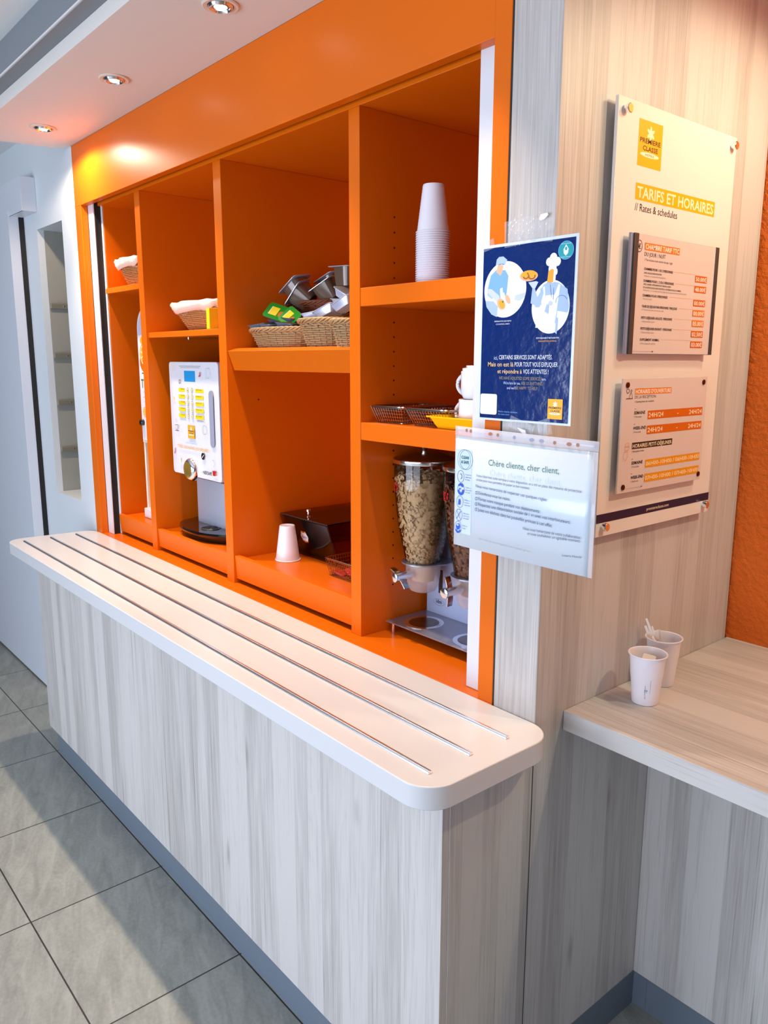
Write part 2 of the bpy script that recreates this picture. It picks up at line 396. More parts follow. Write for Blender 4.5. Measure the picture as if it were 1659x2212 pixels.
# ================================================================== THE SETTING
def struct(name, b, m, **k):
    o = b.build(name, m, **k); o['kind'] = 'structure'; return o
XL, XR, YF, YB, ZC = -5.2, 3.2, -3.6, 0.78, 2.53
struct('floor', B().box(XL, XR, YF, YB+0.2, -0.1, 0), TILE)
struct('ceiling', B().box(XL, XR, YF, YB+0.2, ZC, ZC+0.1), CEIL)
# wall left of the hatch, with the recess of the glazed niche cut out (x -2.79..-2.475, z 1.0..2.147)
wl = B()
wl.box(XL, -2.79, 0, 0.028, 0, ZC); wl.box(XL, -2.8005, 0.028, 0.12, 0, ZC); wl.box(-2.475, -2.318, 0, 0.12, 0, ZC)
wl.box(-2.79, -2.475, 0, 0.12, 0, 1.0); wl.box(-2.79, -2.475, 0, 0.12, 2.147, ZC)
struct('wall_back', wl, WALL)
nb = B(); nb.box(-2.81, -2.475, 0.55, 0.57, 0.98, 2.17); nb.box(-2.80, -2.79, 0.028, 0.55, 1.0, 2.147)
nb.box(-2.475, -2.465, 0.12, 0.55, 1.0, 2.147); nb.box(-2.81, -2.465, 0.12, 0.57, 0.985, 1.0); nb.box(-2.81, -2.465, 0.12, 0.57, 2.147, 2.16)
NICHE = mat('niche_cream', srgb(158, 156, 146), 0.5, bump=0.02)
t = empty('display_niche', (-2.63, 0.12, 1.0), label='tall narrow cream display niche with grey shelf battens in the white wall', cat='niche')
nb.build('niche_lining', NICHE, t, bevel=0.001)
BATT = mat('taupe_batten', srgb(124, 118, 104), 0.45, bump=0.02)
for z in (1.828, 1.613, 1.405, 1.194):
    o = B().box(-2.789, -2.771, 0.03, 0.5, z-0.011, z+0.011).build('shelf_batten', BATT, t, bevel=0.0015)
    o['label'] = 'taupe batten with one screw'
    M = Matrix.Rotation(PI/2, 3, 'Y'); B().lathe([(0.003, -0.0005), (0.003, 0.0012), (0.002, 0.0018)], (-2.771, 0.085, z), 10, M).build('screw', CHROME, o)
# white wall above the hatch cabinet up to the ceiling (hidden by the soffit) and partition clad in wood right of it
struct('wall_back.001', B().box(-2.318, -0.112, 0.02, 0.12, 2.396, ZC), WALL)
struct('wall_partition', B().box(-0.1085, 0.0, 0.0, 0.765, 0.0, ZC), WOODZ, bevel=0.0008)
struct('wall_alcove', B().box(-0.10, XR, 0.775, 0.9, 0, ZC), STUC)
struct('trim_1', B().box(-0.113, -0.1075, 0.0006, 0.02, 0.90, ZC), BLACK)      # dark joint between orange frame and wood
# soffit carrying the downlights: rounded far end
pts = [(XR-1.2, -0.334), (XR-1.2, YB-0.01), (-0.1085, YB-0.01), (-0.1085, 0.0), (-2.318, 0.0), (-2.345, -0.004), (-2.372, -0.02), (-2.388, -0.05), (-2.40, -0.11), (-2.43, -0.334)]
struct('trim_2', B().prism(pts[::-1], 'z', 2.396, 2.434), SOFF)
struct('trim_3', B().box(-2.46, XR-1.2, -0.377, 0.0, 2.434, 2.439).box(-2.46, XR-1.2, -0.377, -0.36, 2.439, ZC), TRIMGREY)  # underside and upper face of the soffit step in a darker grey
struct('trim_4', B().box(-2.46, XR-1.2, -0.381, -0.377, 2.436, 2.441), WHITE)
# front wall with three window openings, side walls
wf = B(); wf.box(XL, XR, YF-0.12, YF, 0, 0.25); wf.box(XL, XR, YF-0.12, YF, 1.85, ZC)
for a, b_ in ((XL, -2.35), (-0.35, -0.25), (1.75, XR)): wf.box(a, b_, YF-0.12, YF, 0.25, 1.85)
ROOMW = mat('taupe_room_wall', srgb(120, 118, 118), 0.7, bump=0.05, bscale=150)
struct('wall_front', wf, ROOMW)
struct('wall_left', B().box(XL-0.1, XL, YF-0.12, YB+0.12, 0, ZC), ROOMW)
struct('wall_right', B().box(XR, XR+0.1, YF-0.12, YB+0.12, 0, ZC), ROOMW)
GLZ = clear('window_glass', (0.96, 0.98, 1.0))
for i, wx in enumerate((-1.35, 0.75)):
    fr = B(); 
    for a, b_, c, d in ((wx-1, wx-0.95, 0.25, 1.85), (wx+0.95, wx+1, 0.25, 1.85), (wx-0.025, wx+0.025, 0.25, 1.85)): fr.box(a, b_, YF-0.08, YF-0.02, c, d)
    fr.box(wx-1, wx+1, YF-0.08, YF-0.02, 0.25, 0.3); fr.box(wx-1, wx+1, YF-0.08, YF-0.02, 1.8, 1.85)
    o = struct('window_%d' % (i+1), fr, DOORW)
    B().box(wx-0.95, wx+0.95, YF-0.052, YF-0.048, 0.3, 1.8).build('window_pane', GLZ, o)
# sliding door with its pelmet
dr = B().box(-4.02, -2.962, -0.066, -0.022, 0.012, 2.24)
o = struct('door_1', dr, DOORW, bevel=0.001)
B().box(-4.02, -2.958, -0.0215, -0.0015, 0.0, 2.24).build('door_gap_shadow', BLACK, o)  # black slab standing in for the shadow in the gap behind the door
p_ = B().box(-5.0, -2.77, -0.062, -0.0005, 2.217, 2.356).build('pelmet', DOORW, o, bevel=0.001)
B().box(-5.0, -2.775, -0.0605, -0.0563, 2.2165, 2.2172).build('pelmet_shadow_gap', TRIMGREY, o)

# ================================================================== ORANGE HATCH CABINET
cab = empty('buffet_cabinet', (-1.2, 0.3, 0.85), label='large orange shelving cabinet built into the wall behind the white counter', cat='cabinet')
ZT = 0.895; YD = 0.046; YK = 0.60
def ob(b, name, m=ORANGE, bevel=0.0012, parent=cab, **k): return b.build(name, m, parent, bevel=bevel, **k)
ob(B().box(-2.318, -0.154, 0.0, 0.026, 2.174, 2.396), 'header_panel')
ob(B().box(-0.1545, -0.1135, 0.0, 0.024, ZT, 2.396), 'frame_upright')
ob(B().box(-2.318, -2.258, 0.0, 0.0262, ZT-0.045, 2.174), 'frame_upright')
gr = B().box(-0.214, -0.156, 0.027, 0.040, ZT+0.0005, 2.30); gr.box(-0.214, -0.206, 0.040, 0.075, ZT+0.0005, 2.19)
ob(gr, 'shutter_guide_rail', PVC)['label'] = 'white shutter guide rail'
gl = B().box(-2.2575, -2.206, 0.027, 0.032, ZT+0.0005, 2.30); gl.box(-2.2575, -2.25, 0.032, 0.062, ZT+0.0005, 2.30); gl.box(-2.209, -2.197, 0.0565, 0.062, ZT+0.0005, 2.19)
ob(gl, 'shutter_guide_rail', PVC)['label'] = 'white shutter guide rail'
ob(B().box(-2.2495, -2.2065, 0.033, 0.0562, ZT+0.0005, 2.19), 'brush_seal', BLACK, 0.001)['label'] = 'black brush seal'
ob(B().box(-2.26, -0.15, 0.030, 0.0455, 2.20, 2.34), 'shutter_slot_shade', DARKM, 0)['label'] = 'dark fill painting the shade in the shutter slot'  # shade of the recess put into a dark colour
ob(B().box(-2.24, -0.21, YD, YK, 2.170, 2.20), 'top_panel')
ob(B().box(-2.24, -0.17, YK, YK+0.02, ZT-0.02, 2.2), 'back_panel')
ob(B().box(-2.24, -2.196, 0.0625, YK, ZT-0.02, 2.2), 'side_panel')
ob(B().box(-0.165, -0.125, YD, YK, ZT-0.02, 2.2), 'side_panel')
ob(B().box(-2.318, -0.1137, -0.001, YK, ZT-0.045, ZT), 'base_ledge')
DV = [(-1.872, -1.830), (-1.304, -1.259), (-0.649, -0.608)]
for a, b_ in DV: ob(B().box(a, b_, YD, YK, ZT, 2.170), 'divider')
def shelf(x0, x1, y0, z1, th):
    return ob(B().box(x0+0.0005, x1-0.0005, y0, YK, z1-th, z1), 'shelf')
shelf(-2.196, -1.872, 0.053, 1.866, 0.020)
shelf(-1.830, -1.304, 0.054, 1.692, 0.019)
shelf(-0.608, -0.17, 0.047, 1.767, 0.043)
shelf(-0.608, -0.17, 0.047, 1.448, 0.043)
shelf(-1.259, -0.649, 0.075, 1.615, 0.022)
ob(B().prism([(0.049, 1.624), (0.075, 1.633), (0.0765, 1.5665), (0.070, 1.5655)], 'x', -1.2575, -0.6495), 'slanted_shelf_front')
# raised bottom boxes: floor panel + front board
for a, b_, z in ((-2.196, -1.872, 0.979), (-1.830, -1.304, 0.978), (-1.259, -0.649, 0.985)):
    ob(B().box(a+0.0005, b_-0.0005, 0.066, YK, 0.955, 0.972), 'raised_floor')
    ob(B().prism([(0.0500, z), (0.0655, z+0.001), (0.0655, 0.909), (0.0550, 0.909)], 'x', a+0.001, b_-0.001), 'front_board')
# rows of shelf pin holes on the divider faces
for x, ys, zs in ((-0.608, (0.154,), [1.69-0.0355*i for i in range(-8, 21)]), (-1.259, (0.154,), (1.655, 1.475))):
    hb = B()
    for y in ys:
        for z in zs:
            if abs(z-1.745) < 0.025 or abs(z-1.427) < 0.025 or (x > -1 and (z > 1.95 or z < 1.0)): continue
            M = Matrix.Rotation(PI/2, 3, 'Y'); hb.lathe([(0.0026, -0.0003), (0.0026, 0.0002)], (x, y, z), 10, M)
    ob(hb, 'shelf_pin_holes', BLACK, 0)['label'] = 'dark pin holes'
for x, y, z in ((-1.93, 0.10, 1.8452), (-1.62, 0.105, 1.6722)):
    B().lathe([(0.003, -0.008), (0.0042, -0.006), (0.0042, 0)], (x, y, z), 12).build('shelf_pin', CHROME, cab)

# ================================================================== COUNTER AND WHITE SERVING TOP
cn = empty('serving_counter', (-1.1, -0.12, 0), label='long counter clad in pale grey wood laminate below the white top', cat='counter')
B().box(-2.312, -0.001, -0.251, -0.233, 0.102, 0.8505).build('front_panel', WOODZ, cn, bevel=0.0006)
B().box(-0.018, 0.0, -0.2325, -0.0006, 0.0985, 0.8505).build('end_panel', WOODZ, cn, bevel=0.0006)
B().box(-2.312, -2.294, -0.2325, -0.0006, 0.102, 0.8505).build('end_panel', WOODZ, cn, bevel=0.0006)
B().box(-2.262, -0.02, -0.238, -0.222, 0, 0.1018).box(-2.262, -2.25, -0.222, -0.001, 0, 0.1018).build('plinth', PLINTH, cn)['label'] = 'grey plinth strip'
RAILM = mat('satin_chrome_rail', (0.93, 0.93, 0.95, 1), 0.30, 1.0, bump=0.01)
tp = empty('tray_slide', (-1.12, -0.17, 0.851), label='white rounded worktop ledge with three chrome tray rails', cat='worktop')
r = 0.062; P4 = []
x0, x1, y0, y1 = -2.372, 0.056, -0.344, -0.0015
for cx, cy, a0 in ((x1-r, y1-r, 0), (x0+r*1.3, y1-r, 90), (x0+r, y0+r, 180), (x1-r, y0+r, 270)):
    for i in range(11):
        a = math.radians(a0 + i*9); P4.append((cx + r*math.cos(a), cy + r*math.sin(a)))
B().prism(P4, 'z', 0.851, 0.895).build('top_slab', WHITE, tp, bevel=0.002, seg=3)
for y in (-0.292, -0.191, -0.091):
    rb = B().prism([(y-0.0055, 0.8952), (y+0.0055, 0.8952), (y+0.0050, 0.8975), (y+0.0028, 0.9005), (y-0.0028, 0.9005), (y-0.0050, 0.8975)], 'x', -2.300, 0.009)
    rb.build('tray_rail', RAILM, tp, bevel=0.0004)['label'] = 'chrome tray rail'

# ================================================================== DESK IN THE ALCOVE
dk = empty('reception_desk', (0.9, 0.4, 0), label='wood laminate desk in the alcove holding two plastic cups', cat='desk')
B().box(0.0008, 2.0, 0.091, 0.7745, 0.853, 0.895).build('desk_top', WOODX, dk, bevel=0.0008)
B().box(0.0008, 2.0, 0.432, 0.45, 0.094, 0.8525).build('modesty_panel', WOODZ, dk, bevel=0.0006)
B().box(0.0008, 0.038, 0.4345, 0.45, 0, 0.0935).box(0.0385, 2.0, 0.4345, 0.45, 0, 0.0935).build('plinth', PLINTH, dk)['label'] = 'blue grey plinth'
struct('baseboard_partition', B().box(-0.0005, 0.0015, 0.02, 0.4335, 0.0, 0.0935), PLINTH)
struct('trim_5', B().box(-0.0002, 0.0007, -0.0012, 0.0003, 0.1, 0.85), BLACK)     # seam between counter end and wall cladding

# ================================================================== DOWNLIGHTS
RIM = mat('downlight_rim', srgb(226, 206, 190), 0.35, bump=0.01)
REFL = mat('downlight_reflector', srgb(150, 140, 140), 0.2, 0.8, bump=0.05)
BULB = mat('lit_bulb', (1.0, 0.93, 0.86, 1), 0.5, emit=28.0)
BULB2 = mat('bright_lit_bulb', (1.0, 0.95, 0.90, 1), 0.5, emit=90.0)
spots_labels = ['recessed downlight in the soffit farthest from the viewer, glaring brightest', 'recessed downlight in the middle of the soffit row',
                'recessed downlight in the soffit cut by the top edge of the photo', 'recessed downlight in the soffit nearest the wood partition']
def downlight(x, y, z, label, bulb, sc=1.0):
    t = empty('recessed_downlight', (x, y, z), label=label, cat='ceiling light', group='recessed downlights along the soffit')
    B().lathe([(0.043, -0.0005), (0.043, -0.003), (0.040, -0.005), (0.0305, -0.0035), (0.0300, -0.001), (0.0300, -0.0005)], (x, y, z), 40).build('rim', RIM, t)
    B().lathe([(0.029, -0.0034), (0.026, -0.0085), (0.0235, -0.0095), (0.0215, -0.0065), (0.0205, -0.0038)], (x, y, z), 40).build('tilting_ring', CHROME, t)
    B().lathe([(0.0202, -0.0036), (0.0160, -0.0060), (0.0150, -0.0050)], (x, y, z), 32).build('reflector', REFL, t)
    B().lathe([(0.0145, -0.0052), (0.011, -0.0085), (0.004, -0.0105), (0.0003, -0.011)], (x, y, z), 24).build('lit_lens', bulb, t)
for i, (x, y) in enumerate(DL): downlight(x, y, 2.396, spots_labels[i], BULB2 if i == 0 else BULB)
for i, (x, y) in enumerate(AL):
    t = empty('alcove_downlight', (x, y, 2.396), label=('recessed lamp over the desk nearest the wood partition', 'recessed lamp over the desk further right')[i], cat='ceiling light', group='lamps over the desk')
    B().lathe([(0.05, -0.0005), (0.05, -0.004), (0.038, -0.006), (0.038, -0.0005)], (x, y, 2.396), 32).build('rim', RIM, t)
    B().lathe([(0.036, -0.0045), (0.02, -0.007), (0.0005, -0.008)], (x, y, 2.396), 24).build('lit_lens', BULB, t)
for i, (x, y) in enumerate(AL): bpy.data.objects['alcove_beam' + ('' if i == 0 else '.001')].location.z = 2.385
for o in bpy.data.objects:
    if o.name.startswith('downlight_beam'): o.location.z = 2.382

# ================================================================== BASKETS
def sq(a, L, Wd, e):
    """rounded footprint"""
    c, s_ = math.cos(a), math.sin(a)
    return (L*math.copysign(abs(c)**e, c), Wd*math.copysign(abs(s_)**e, s_))
def basket(name, loc, top, base, h, label, m, rows=9, stakes=34, e=0.6, thick=0.0022, braid=True, liner=None, rz=0.0, group=None, floor_=True):
    t = empty(name, loc, rz, label, 'basket', group)
    wv = B(); rows = max(6, int(h/0.0060)); thick = thick*1.0
    def rad(a, s_): 
        a1 = sq(a, top[0], top[1], e); b1 = sq(a, base[0], base[1], e); return (b1[0]*(1-s_)+a1[0]*s_, b1[1]*(1-s_)+a1[1]*s_)
    for j in range(rows):
        s_ = (j+0.5)/rows; pts = []
        n = stakes*2
        for i in range(n):
            a = 2*PI*i/n; x, y = rad(a, s_)
            off = thick*0.95*math.cos(PI*i + 0) if False else thick*1.05*math.sin(PI*(i/2.0) + (PI if j % 2 else 0) + PI/2*0)
            l = math.hypot(x, y); jz = 0.0006*math.sin(7.1*i+j)
            pts.append((x + x/l*off, y + y/l*off, 0.004 + s_*(h-0.008) + jz))
        wv.tube(pts, thick*0.95, 5, True)
    for i in range(stakes):
        a = 2*PI*(i+0.5)/stakes; 
        wv.tube([(*rad(a, 0.0), 0.002), (*rad(a, 0.5), h*0.5), (*rad(a, 1.0), h)], thick*0.62, 5)
    nn_ = 48; k_ = len(wv.v)
    shell_ = []
    for s_ in (0.0, 0.96):
        for i in range(nn_):
            x, y = rad(2*PI*i/nn_, s_); l = math.hypot(x, y); shell_.append((x - x/l*thick*1.4, y - y/l*thick*1.4, 0.003 + s_*(h-0.008)))
    wv.add(shell_, [(i, (i+1) % nn_, nn_+(i+1) % nn_, nn_+i) for i in range(nn_)])
    wv.build('woven_wall', m, t, world=False)
    if braid:
        br = B(); n = stakes*6
        for q in range(4):
            pts = []
            for i in range(n):
                a = 2*PI*i/n; x, y = rad(a, 1.0); l = math.hypot(x, y); ph = i*2*PI/n*stakes/2.6 + q*PI/2
                o1 = thick*2.0*math.cos(ph) + 0.002; o2 = thick*2.4*math.sin(ph)
                pts.append((x + x/l*o1, y + y/l*o1, h + o2*0.8 - 0.001))
            br.tube(pts, thick*1.05, 5, True)
        # slanting wraps below the rim
        for i in range(stakes):
            a = 2*PI*i/stakes; a2 = a + 2*PI*1.6/stakes
            p1 = rad(a, 1.0); p2 = rad(a2, 0.78); k = 1.03
            br.tube([(p1[0]*k, p1[1]*k, h), ((p1[0]+p2[0])/2*1.04, (p1[1]+p2[1])/2*1.04, h*0.9), (p2[0]*1.03, p2[1]*1.03, h*0.80)], thick*0.95, 5)
        br.build('braided_rim', m, t, world=False)
    if floor_:
        pts = [sq(2*PI*i/40, base[0], base[1], e) for i in range(40)]
        B().prism(pts, 'z', 0.0005, 0.004).build('basket_floor', m, t, world=False)
    if liner:
        lb = B(); n = 96; rings = []
        prof = [(0.55, -0.006, 0.0), (0.80, -0.003, 0), (0.97, 0.001, 0.003), (1.0, 0.004, 0.011), (1.0, 0.009, 0.012), (1.0, 0.012, 0.006), (0.95, 0.013, 0.0), (0.78, 0.012, -0.002)]
        for kf, (s_, off, dz) in enumerate(prof):
            rr = []
            for i in range(n):
                a = 2*PI*i/n; x, y = rad(a, s_); l = math.hypot(x, y)
                wob = 0.0022*math.sin(a*13 + kf*0.6) + 0.0016*math.sin(a*29+1.3*kf)
                drop = (0.005*math.sin(a*5+0.7)+0.004*math.sin(a*11)) if kf >= 6 else 0
                rr.append((x + x/l*(off+wob), y + y/l*(off+wob), s_*(h-0.008)+0.004+dz + 0.0018*math.sin(a*17+kf) + drop))
            rings.append(rr)
        vs = [p for rr in rings for p in rr]; fs = [(j*n+i, j*n+(i+1) % n, (j+1)*n+(i+1) % n, (j+1)*n+i) for j in range(len(rings)-1) for i in range(n)]
        lb.add(vs, fs); o = lb.build('cloth_liner', liner, t, world=False, solid=0.0015, ang=80); o['label'] = 'cream cloth liner folded over the rim'
    return t

basket('bread_basket', (-2.030, 0.190, 1.8665), (0.148, 0.120), (0.105, 0.085), 0.092, 'wicker basket with cream cloth liner on the highest left shelf', WICK, rows=8, stakes=30, liner=CLOTH, thick=0.0027, braid=False, group='cloth lined wicker baskets')
basket('bread_basket', (-1.567, 0.235, 1.6925), (0.222, 0.145), (0.152, 0.105), 0.088, 'wicker basket with cream cloth liner above the coffee machine', WICK, rows=8, stakes=36, liner=CLOTH, thick=0.0027, braid=False, group='cloth lined wicker baskets')
o = B().box(-1.395, -1.375, 0.055, 0.085, 1.6925, 1.757).build('yellow_carton', ink('lemon', (0, 0, 0)), loc=(-1.385, 0.07, 1.6925), bevel=0.001)
tagp(o, 'narrow yellow carton standing beside the cloth lined basket above the coffee machine', 'carton')

ZS = 1.6152
basket('wicker_basket', (-1.098, 0.165, ZS), (0.150, 0.078), (0.112, 0.055), 0.070, 'oval pale wicker basket full of jam portions on the slanted shelf', WICKP, rows=7, stakes=30, e=0.85, thick=0.0026, group='wicker baskets on the slanted shelf')
basket('wicker_basket', (-0.868, 0.170, ZS), (0.098, 0.090), (0.072, 0.066), 0.088, 'deep wicker basket of silvery trays between its two neighbours', WICKP, rows=9, stakes=26, e=0.8, thick=0.0026, group='wicker baskets on the slanted shelf')
basket('wicker_basket', (-0.712, 0.125, ZS), (0.056, 0.068), (0.042, 0.050), 0.080, 'small wicker basket with dark jar against the right divider', WICKP, rows=9, stakes=18, e=0.8, thick=0.0026, group='wicker baskets on the slanted shelf')
basket('wicker_basket', (-1.020, 0.320, ZS), (0.150, 0.080), (0.120, 0.060), 0.108, 'pale wicker basket at the back under the brown one', WICKP, rows=9, stakes=28, e=0.8, thick=0.0026, group='wicker baskets on the slanted shelf')
basket('wicker_basket', (-1.100, 0.285, ZS+0.090), (0.130, 0.070), (0.092, 0.050), 0.060, 'brown wicker basket of dark pots nested on the pale back basket', WICKB, rows=6, stakes=24, e=0.8, thick=0.0024, group='wicker baskets on the slanted shelf')

# ---- jam portions
BLUEG = mat('blue_grey_tray', srgb(96, 104, 128), 0.25, bump=0.02)
FOILD = mat('dark_label_foil', srgb(96, 78, 52), 0.3, 0.3, bump=0.05, var=0.4)
GREENF = mat('green_foil', srgb(22, 140, 34), 0.25, 0.1, bump=0.03)
def rrect(hx, hy, r, n=4):
    pts = []
    for sx, sy, a0 in ((1, 1, 0), (-1, 1, 90), (-1, -1, 180), (1, -1, 270)):
        for i in range(n+1):
            a = math.radians(a0 + i*90/n); pts.append((sx*(hx-r) + r*math.cos(a), sy*(hy-r) + r*math.sin(a)))
    return pts
def frustum(b, hx, hy, r, z0, z1, k, lip=0.0):
    A = [(x*k, y*k, z0) for x, y in rrect(hx, hy, r)]; D = [(x, y, z1) for x, y in rrect(hx, hy, r)]; n = len(A)
    fs = [tuple(range(n))[::-1], tuple(range(n, 2*n))] + [(i, (i+1) % n, n+(i+1) % n, n+i) for i in range(n)]
    b.add(A + D, fs)
    if lip: b.prism(rrect(hx+lip, hy+lip, r+lip), 'z', z1, z1+0.0009)
    return b
def jam(green):
    t = empty('jam_portion')
    frustum(B(), 0.030, 0.022, 0.007, 0, 0.011, 0.82, 0.003).build('portion_tray', BLUEG, t, world=False)
    o = B().prism(rrect(0.0325, 0.0245, 0.008), 'z', 0.0121, 0.0126).build('foil_lid', GREENF if green else FOILD, t, world=False)
    if green:
        o2 = B().box(-0.018, 0.004, -0.013, 0.013, 0.0126, 0.0129).build('printed_label', INKS['lemon'], o, world=False); o2['label'] = 'yellow printed label'
        B().prism([(0.015+0.008*math.cos(i*PI/8), -0.004+0.010*math.sin(i*PI/8)) for i in range(16)], 'z', 0.0126, 0.0129).build('printed_fruit', INKS['deep_orange'], o, world=False)
        B().box(-0.020, -0.018, -0.013, 0.013, 0.0126, 0.01285).build('printed_stripe', INKS['cream'], o, world=False)
    return t
JG = jam(True); JD = jam(False)
index(JG); index(JD)
jz = ZS + 0.070
jams = [ # loc, euler, green, label
 ((-1.182, 0.128, jz+0.004), (0.05, -0.10, 0.30), False, 'dark foil jam portion at the left end of the oval basket'),
 ((-1.115, 0.118, jz+0.002), (0.02, 0.05, -0.10), False, 'dark foil jam portion at the front middle of the oval basket'),
 ((-1.040, 0.130, jz+0.003), (0.05, 0.10, 0.20), False, 'dark foil jam portion at the front right of the oval basket'),
 ((-1.150, 0.175, jz+0.017), (0.04, 0.03, 0.15), False, 'dark foil jam portion on the upper left of the heap'),
 ((-1.078, 0.165, jz+0.018), (-0.05, 0.08, -0.15), False, 'dark foil jam portion lying under the two green ones'),
 ((-1.148, 0.162, jz+0.044), (0.85, 0.30, 0.45), True, 'green foil jam portion tilted on top of the heap'),
 ((-1.072, 0.162, jz+0.028), (0.80, 0.42, -0.10), True, 'green foil jam portion just right of the topmost one'),
 ((-1.000, 0.200, jz+0.012), (0.20, 0.15, 0.50), True, 'green foil jam portion mostly hidden at the back right of the heap'),
]
used = {True: False, False: False}
for loc, rot, g, lab in jams:
    src = JG if g else JD
    o = src if not used[g] else dup(src)
    used[g] = True
    o.scale = (1.15, 1.15, 1.15); o.location = loc; o.rotation_euler = rot; tagp(o, lab, 'jam portion', 'jam portions heaped in the oval basket')

# ---- brown pots
POT = mat('brown_translucent_pot', srgb(104, 84, 70), 0.14, 0.15, bump=0.01)
SILV = mat('silver_tray', srgb(206, 212, 232), 0.22, 0.35, bump=0.03)
def pot():
    t = empty('portion_pot')
    b = B(); prof = [(0.020, 0.0), (0.0235, 0.002), (0.0262, 0.020), (0.0285, 0.042)]
    n = 28; vs = []; fs = []
    for r_, z in prof:
        for i in range(n):
            x, y = sq(2*PI*i/n, r_, r_, 0.62); vs.append((x, y, z))
    for j in range(len(prof)-1):
        for i in range(n): k = (i+1) % n; fs.append((j*n+i, j*n+k, (j+1)*n+k, (j+1)*n+i))
    fs += [tuple(range(n))[::-1], tuple(range((len(prof)-1)*n, len(prof)*n))]
    b.add(vs, fs).build('pot_body', POT, t, world=False)
    B().prism(rrect(0.034, 0.034, 0.008), 'z', 0.0421, 0.0432).build('foil_lid', SILV, t, world=False)['label'] = 'silver foil lid'
    return t
PP = pot(); index(PP)
bz = ZS + 0.088 + 0.060
pots = [   # centre, euler, label
 ((-1.175, 0.260, 1.806), (0.15, -0.62, 0.2), 'brown pot tilted at the left of the brown basket'),
 ((-1.115, 0.235, 1.782), (0.30, -0.85, 0.3), 'brown pot leaning in front of the left one'),
 ((-1.085, 0.325, 1.820), (0.1, -0.35, 0.1), 'brown pot half hidden at the back of the heap'),
 ((-1.025, 0.262, 1.796), (0.2, -0.50, 0.4), 'large looking brown pot tilted in the middle of the heap'),
 ((-0.985, 0.330, 1.806), (0.1, -0.1, 0.2), 'brown pot in the dark right of the middle of the heap'),
 ((-0.937, 0.265, 1.830), (0.0, 0.03, 0.1), 'brown pot standing upright on top at the right end'),
]
from mathutils import Euler
for i, (loc, rot, lab) in enumerate(pots):
    o = PP if i == 0 else dup(PP)
    o.scale = (1.28, 1.28, 1.28)
    o.location = Vector(loc) - Euler(rot).to_matrix() @ Vector((0, 0, 0.0275)); o.rotation_euler = rot; tagp(o, lab, 'pot', 'brown portion pots in the brown basket')
# pedestal pots so the upright one rests on something inside the heap
# ---- silver trays
def tray():
    t = empty('foil_tray')
    frustum(B(), 0.030, 0.020, 0.006, 0, 0.016, 0.72, 0.003).build('tray_body', SILV, t, world=False)
    B().prism(rrect(0.0325, 0.0225, 0.007), 'z', 0.0171, 0.0176).build('lid_film', mat('lid_film_grey', srgb(150, 150, 158), 0.15, 0.3, bump=0.15, bscale=120), t, world=False)
    return t
TT = tray(); index(TT)
tz = ZS + 0.088
trays = [
 ((-0.925, 0.145, tz+0.002), (-0.10, -0.15, 0.35), 'silvery portion tray at the left front of the deep basket'),
 ((-0.875, 0.150, tz+0.012), (-0.15, -0.35, 0.2), 'silvery portion tray lying along the middle of the deep basket'),
 ((-0.815, 0.165, tz+0.030), (-0.10, -0.40, 0.1), 'long silvery portion tray rising to the right divider'),
 ((-0.885, 0.215, tz+0.042), (0.10, 0.08, 0.1), 'whitish portion tray at the back left of the silver heap'),
 ((-0.815, 0.220, tz+0.062), (-0.15, -0.45, 0.0), 'whitish portion tray highest at the back of the silver heap'),
 ((-0.850, 0.190, tz+0.056), (0.05, 0.50, 0.3), 'bright tray end poking from the middle of the silver heap'),
 ((-0.920, 0.205, tz+0.016), (0.05, -0.05, 0.6), 'pale tray beside the pale back basket'),
]
for i, (loc, rot, lab) in enumerate(trays):
    o = TT if i == 0 else dup(TT)
    o.scale = (1.2, 1.2, 1.2); o.location = loc; o.rotation_euler = rot; tagp(o, lab, 'tray', 'silvery portion trays heaped in the deep basket')
t = empty('small_jar', (-0.716, 0.125, ZS+0.055), label='small dark jar sitting in the rightmost wicker basket', cat='jar')
B().lathe([(0.021, 0), (0.023, 0.003), (0.023, 0.026), (0.020, 0.030)], tuple(t.location), 24).build('jar_glass', BLKPL, t)
B().lathe([(0.0215, 0.030), (0.0215, 0.037), (0.020, 0.038)], tuple(t.location), 24).build('jar_lid', STEEL, t)

# ================================================================== COFFEE MACHINE
cm = empty('coffee_machine', (-1.595, 0.23, 0.972), label='white touch panel coffee machine with black drip tray on the raised floor', cat='coffee machine')
B().box(-1.762, -1.428, 0.118, 0.44, 1.185, 1.578).build('housing', DGREY, cm, bevel=0.006)
pan = []
for x, z in rrect(0.179, 0.198, 0.013): pan.append((x-1.596, z+1.392))
B().prism(pan, 'y', 0.1, 0.1175).build('front_panel', PLASTW, cm, bevel=0.002)['label'] = 'white printed front panel'
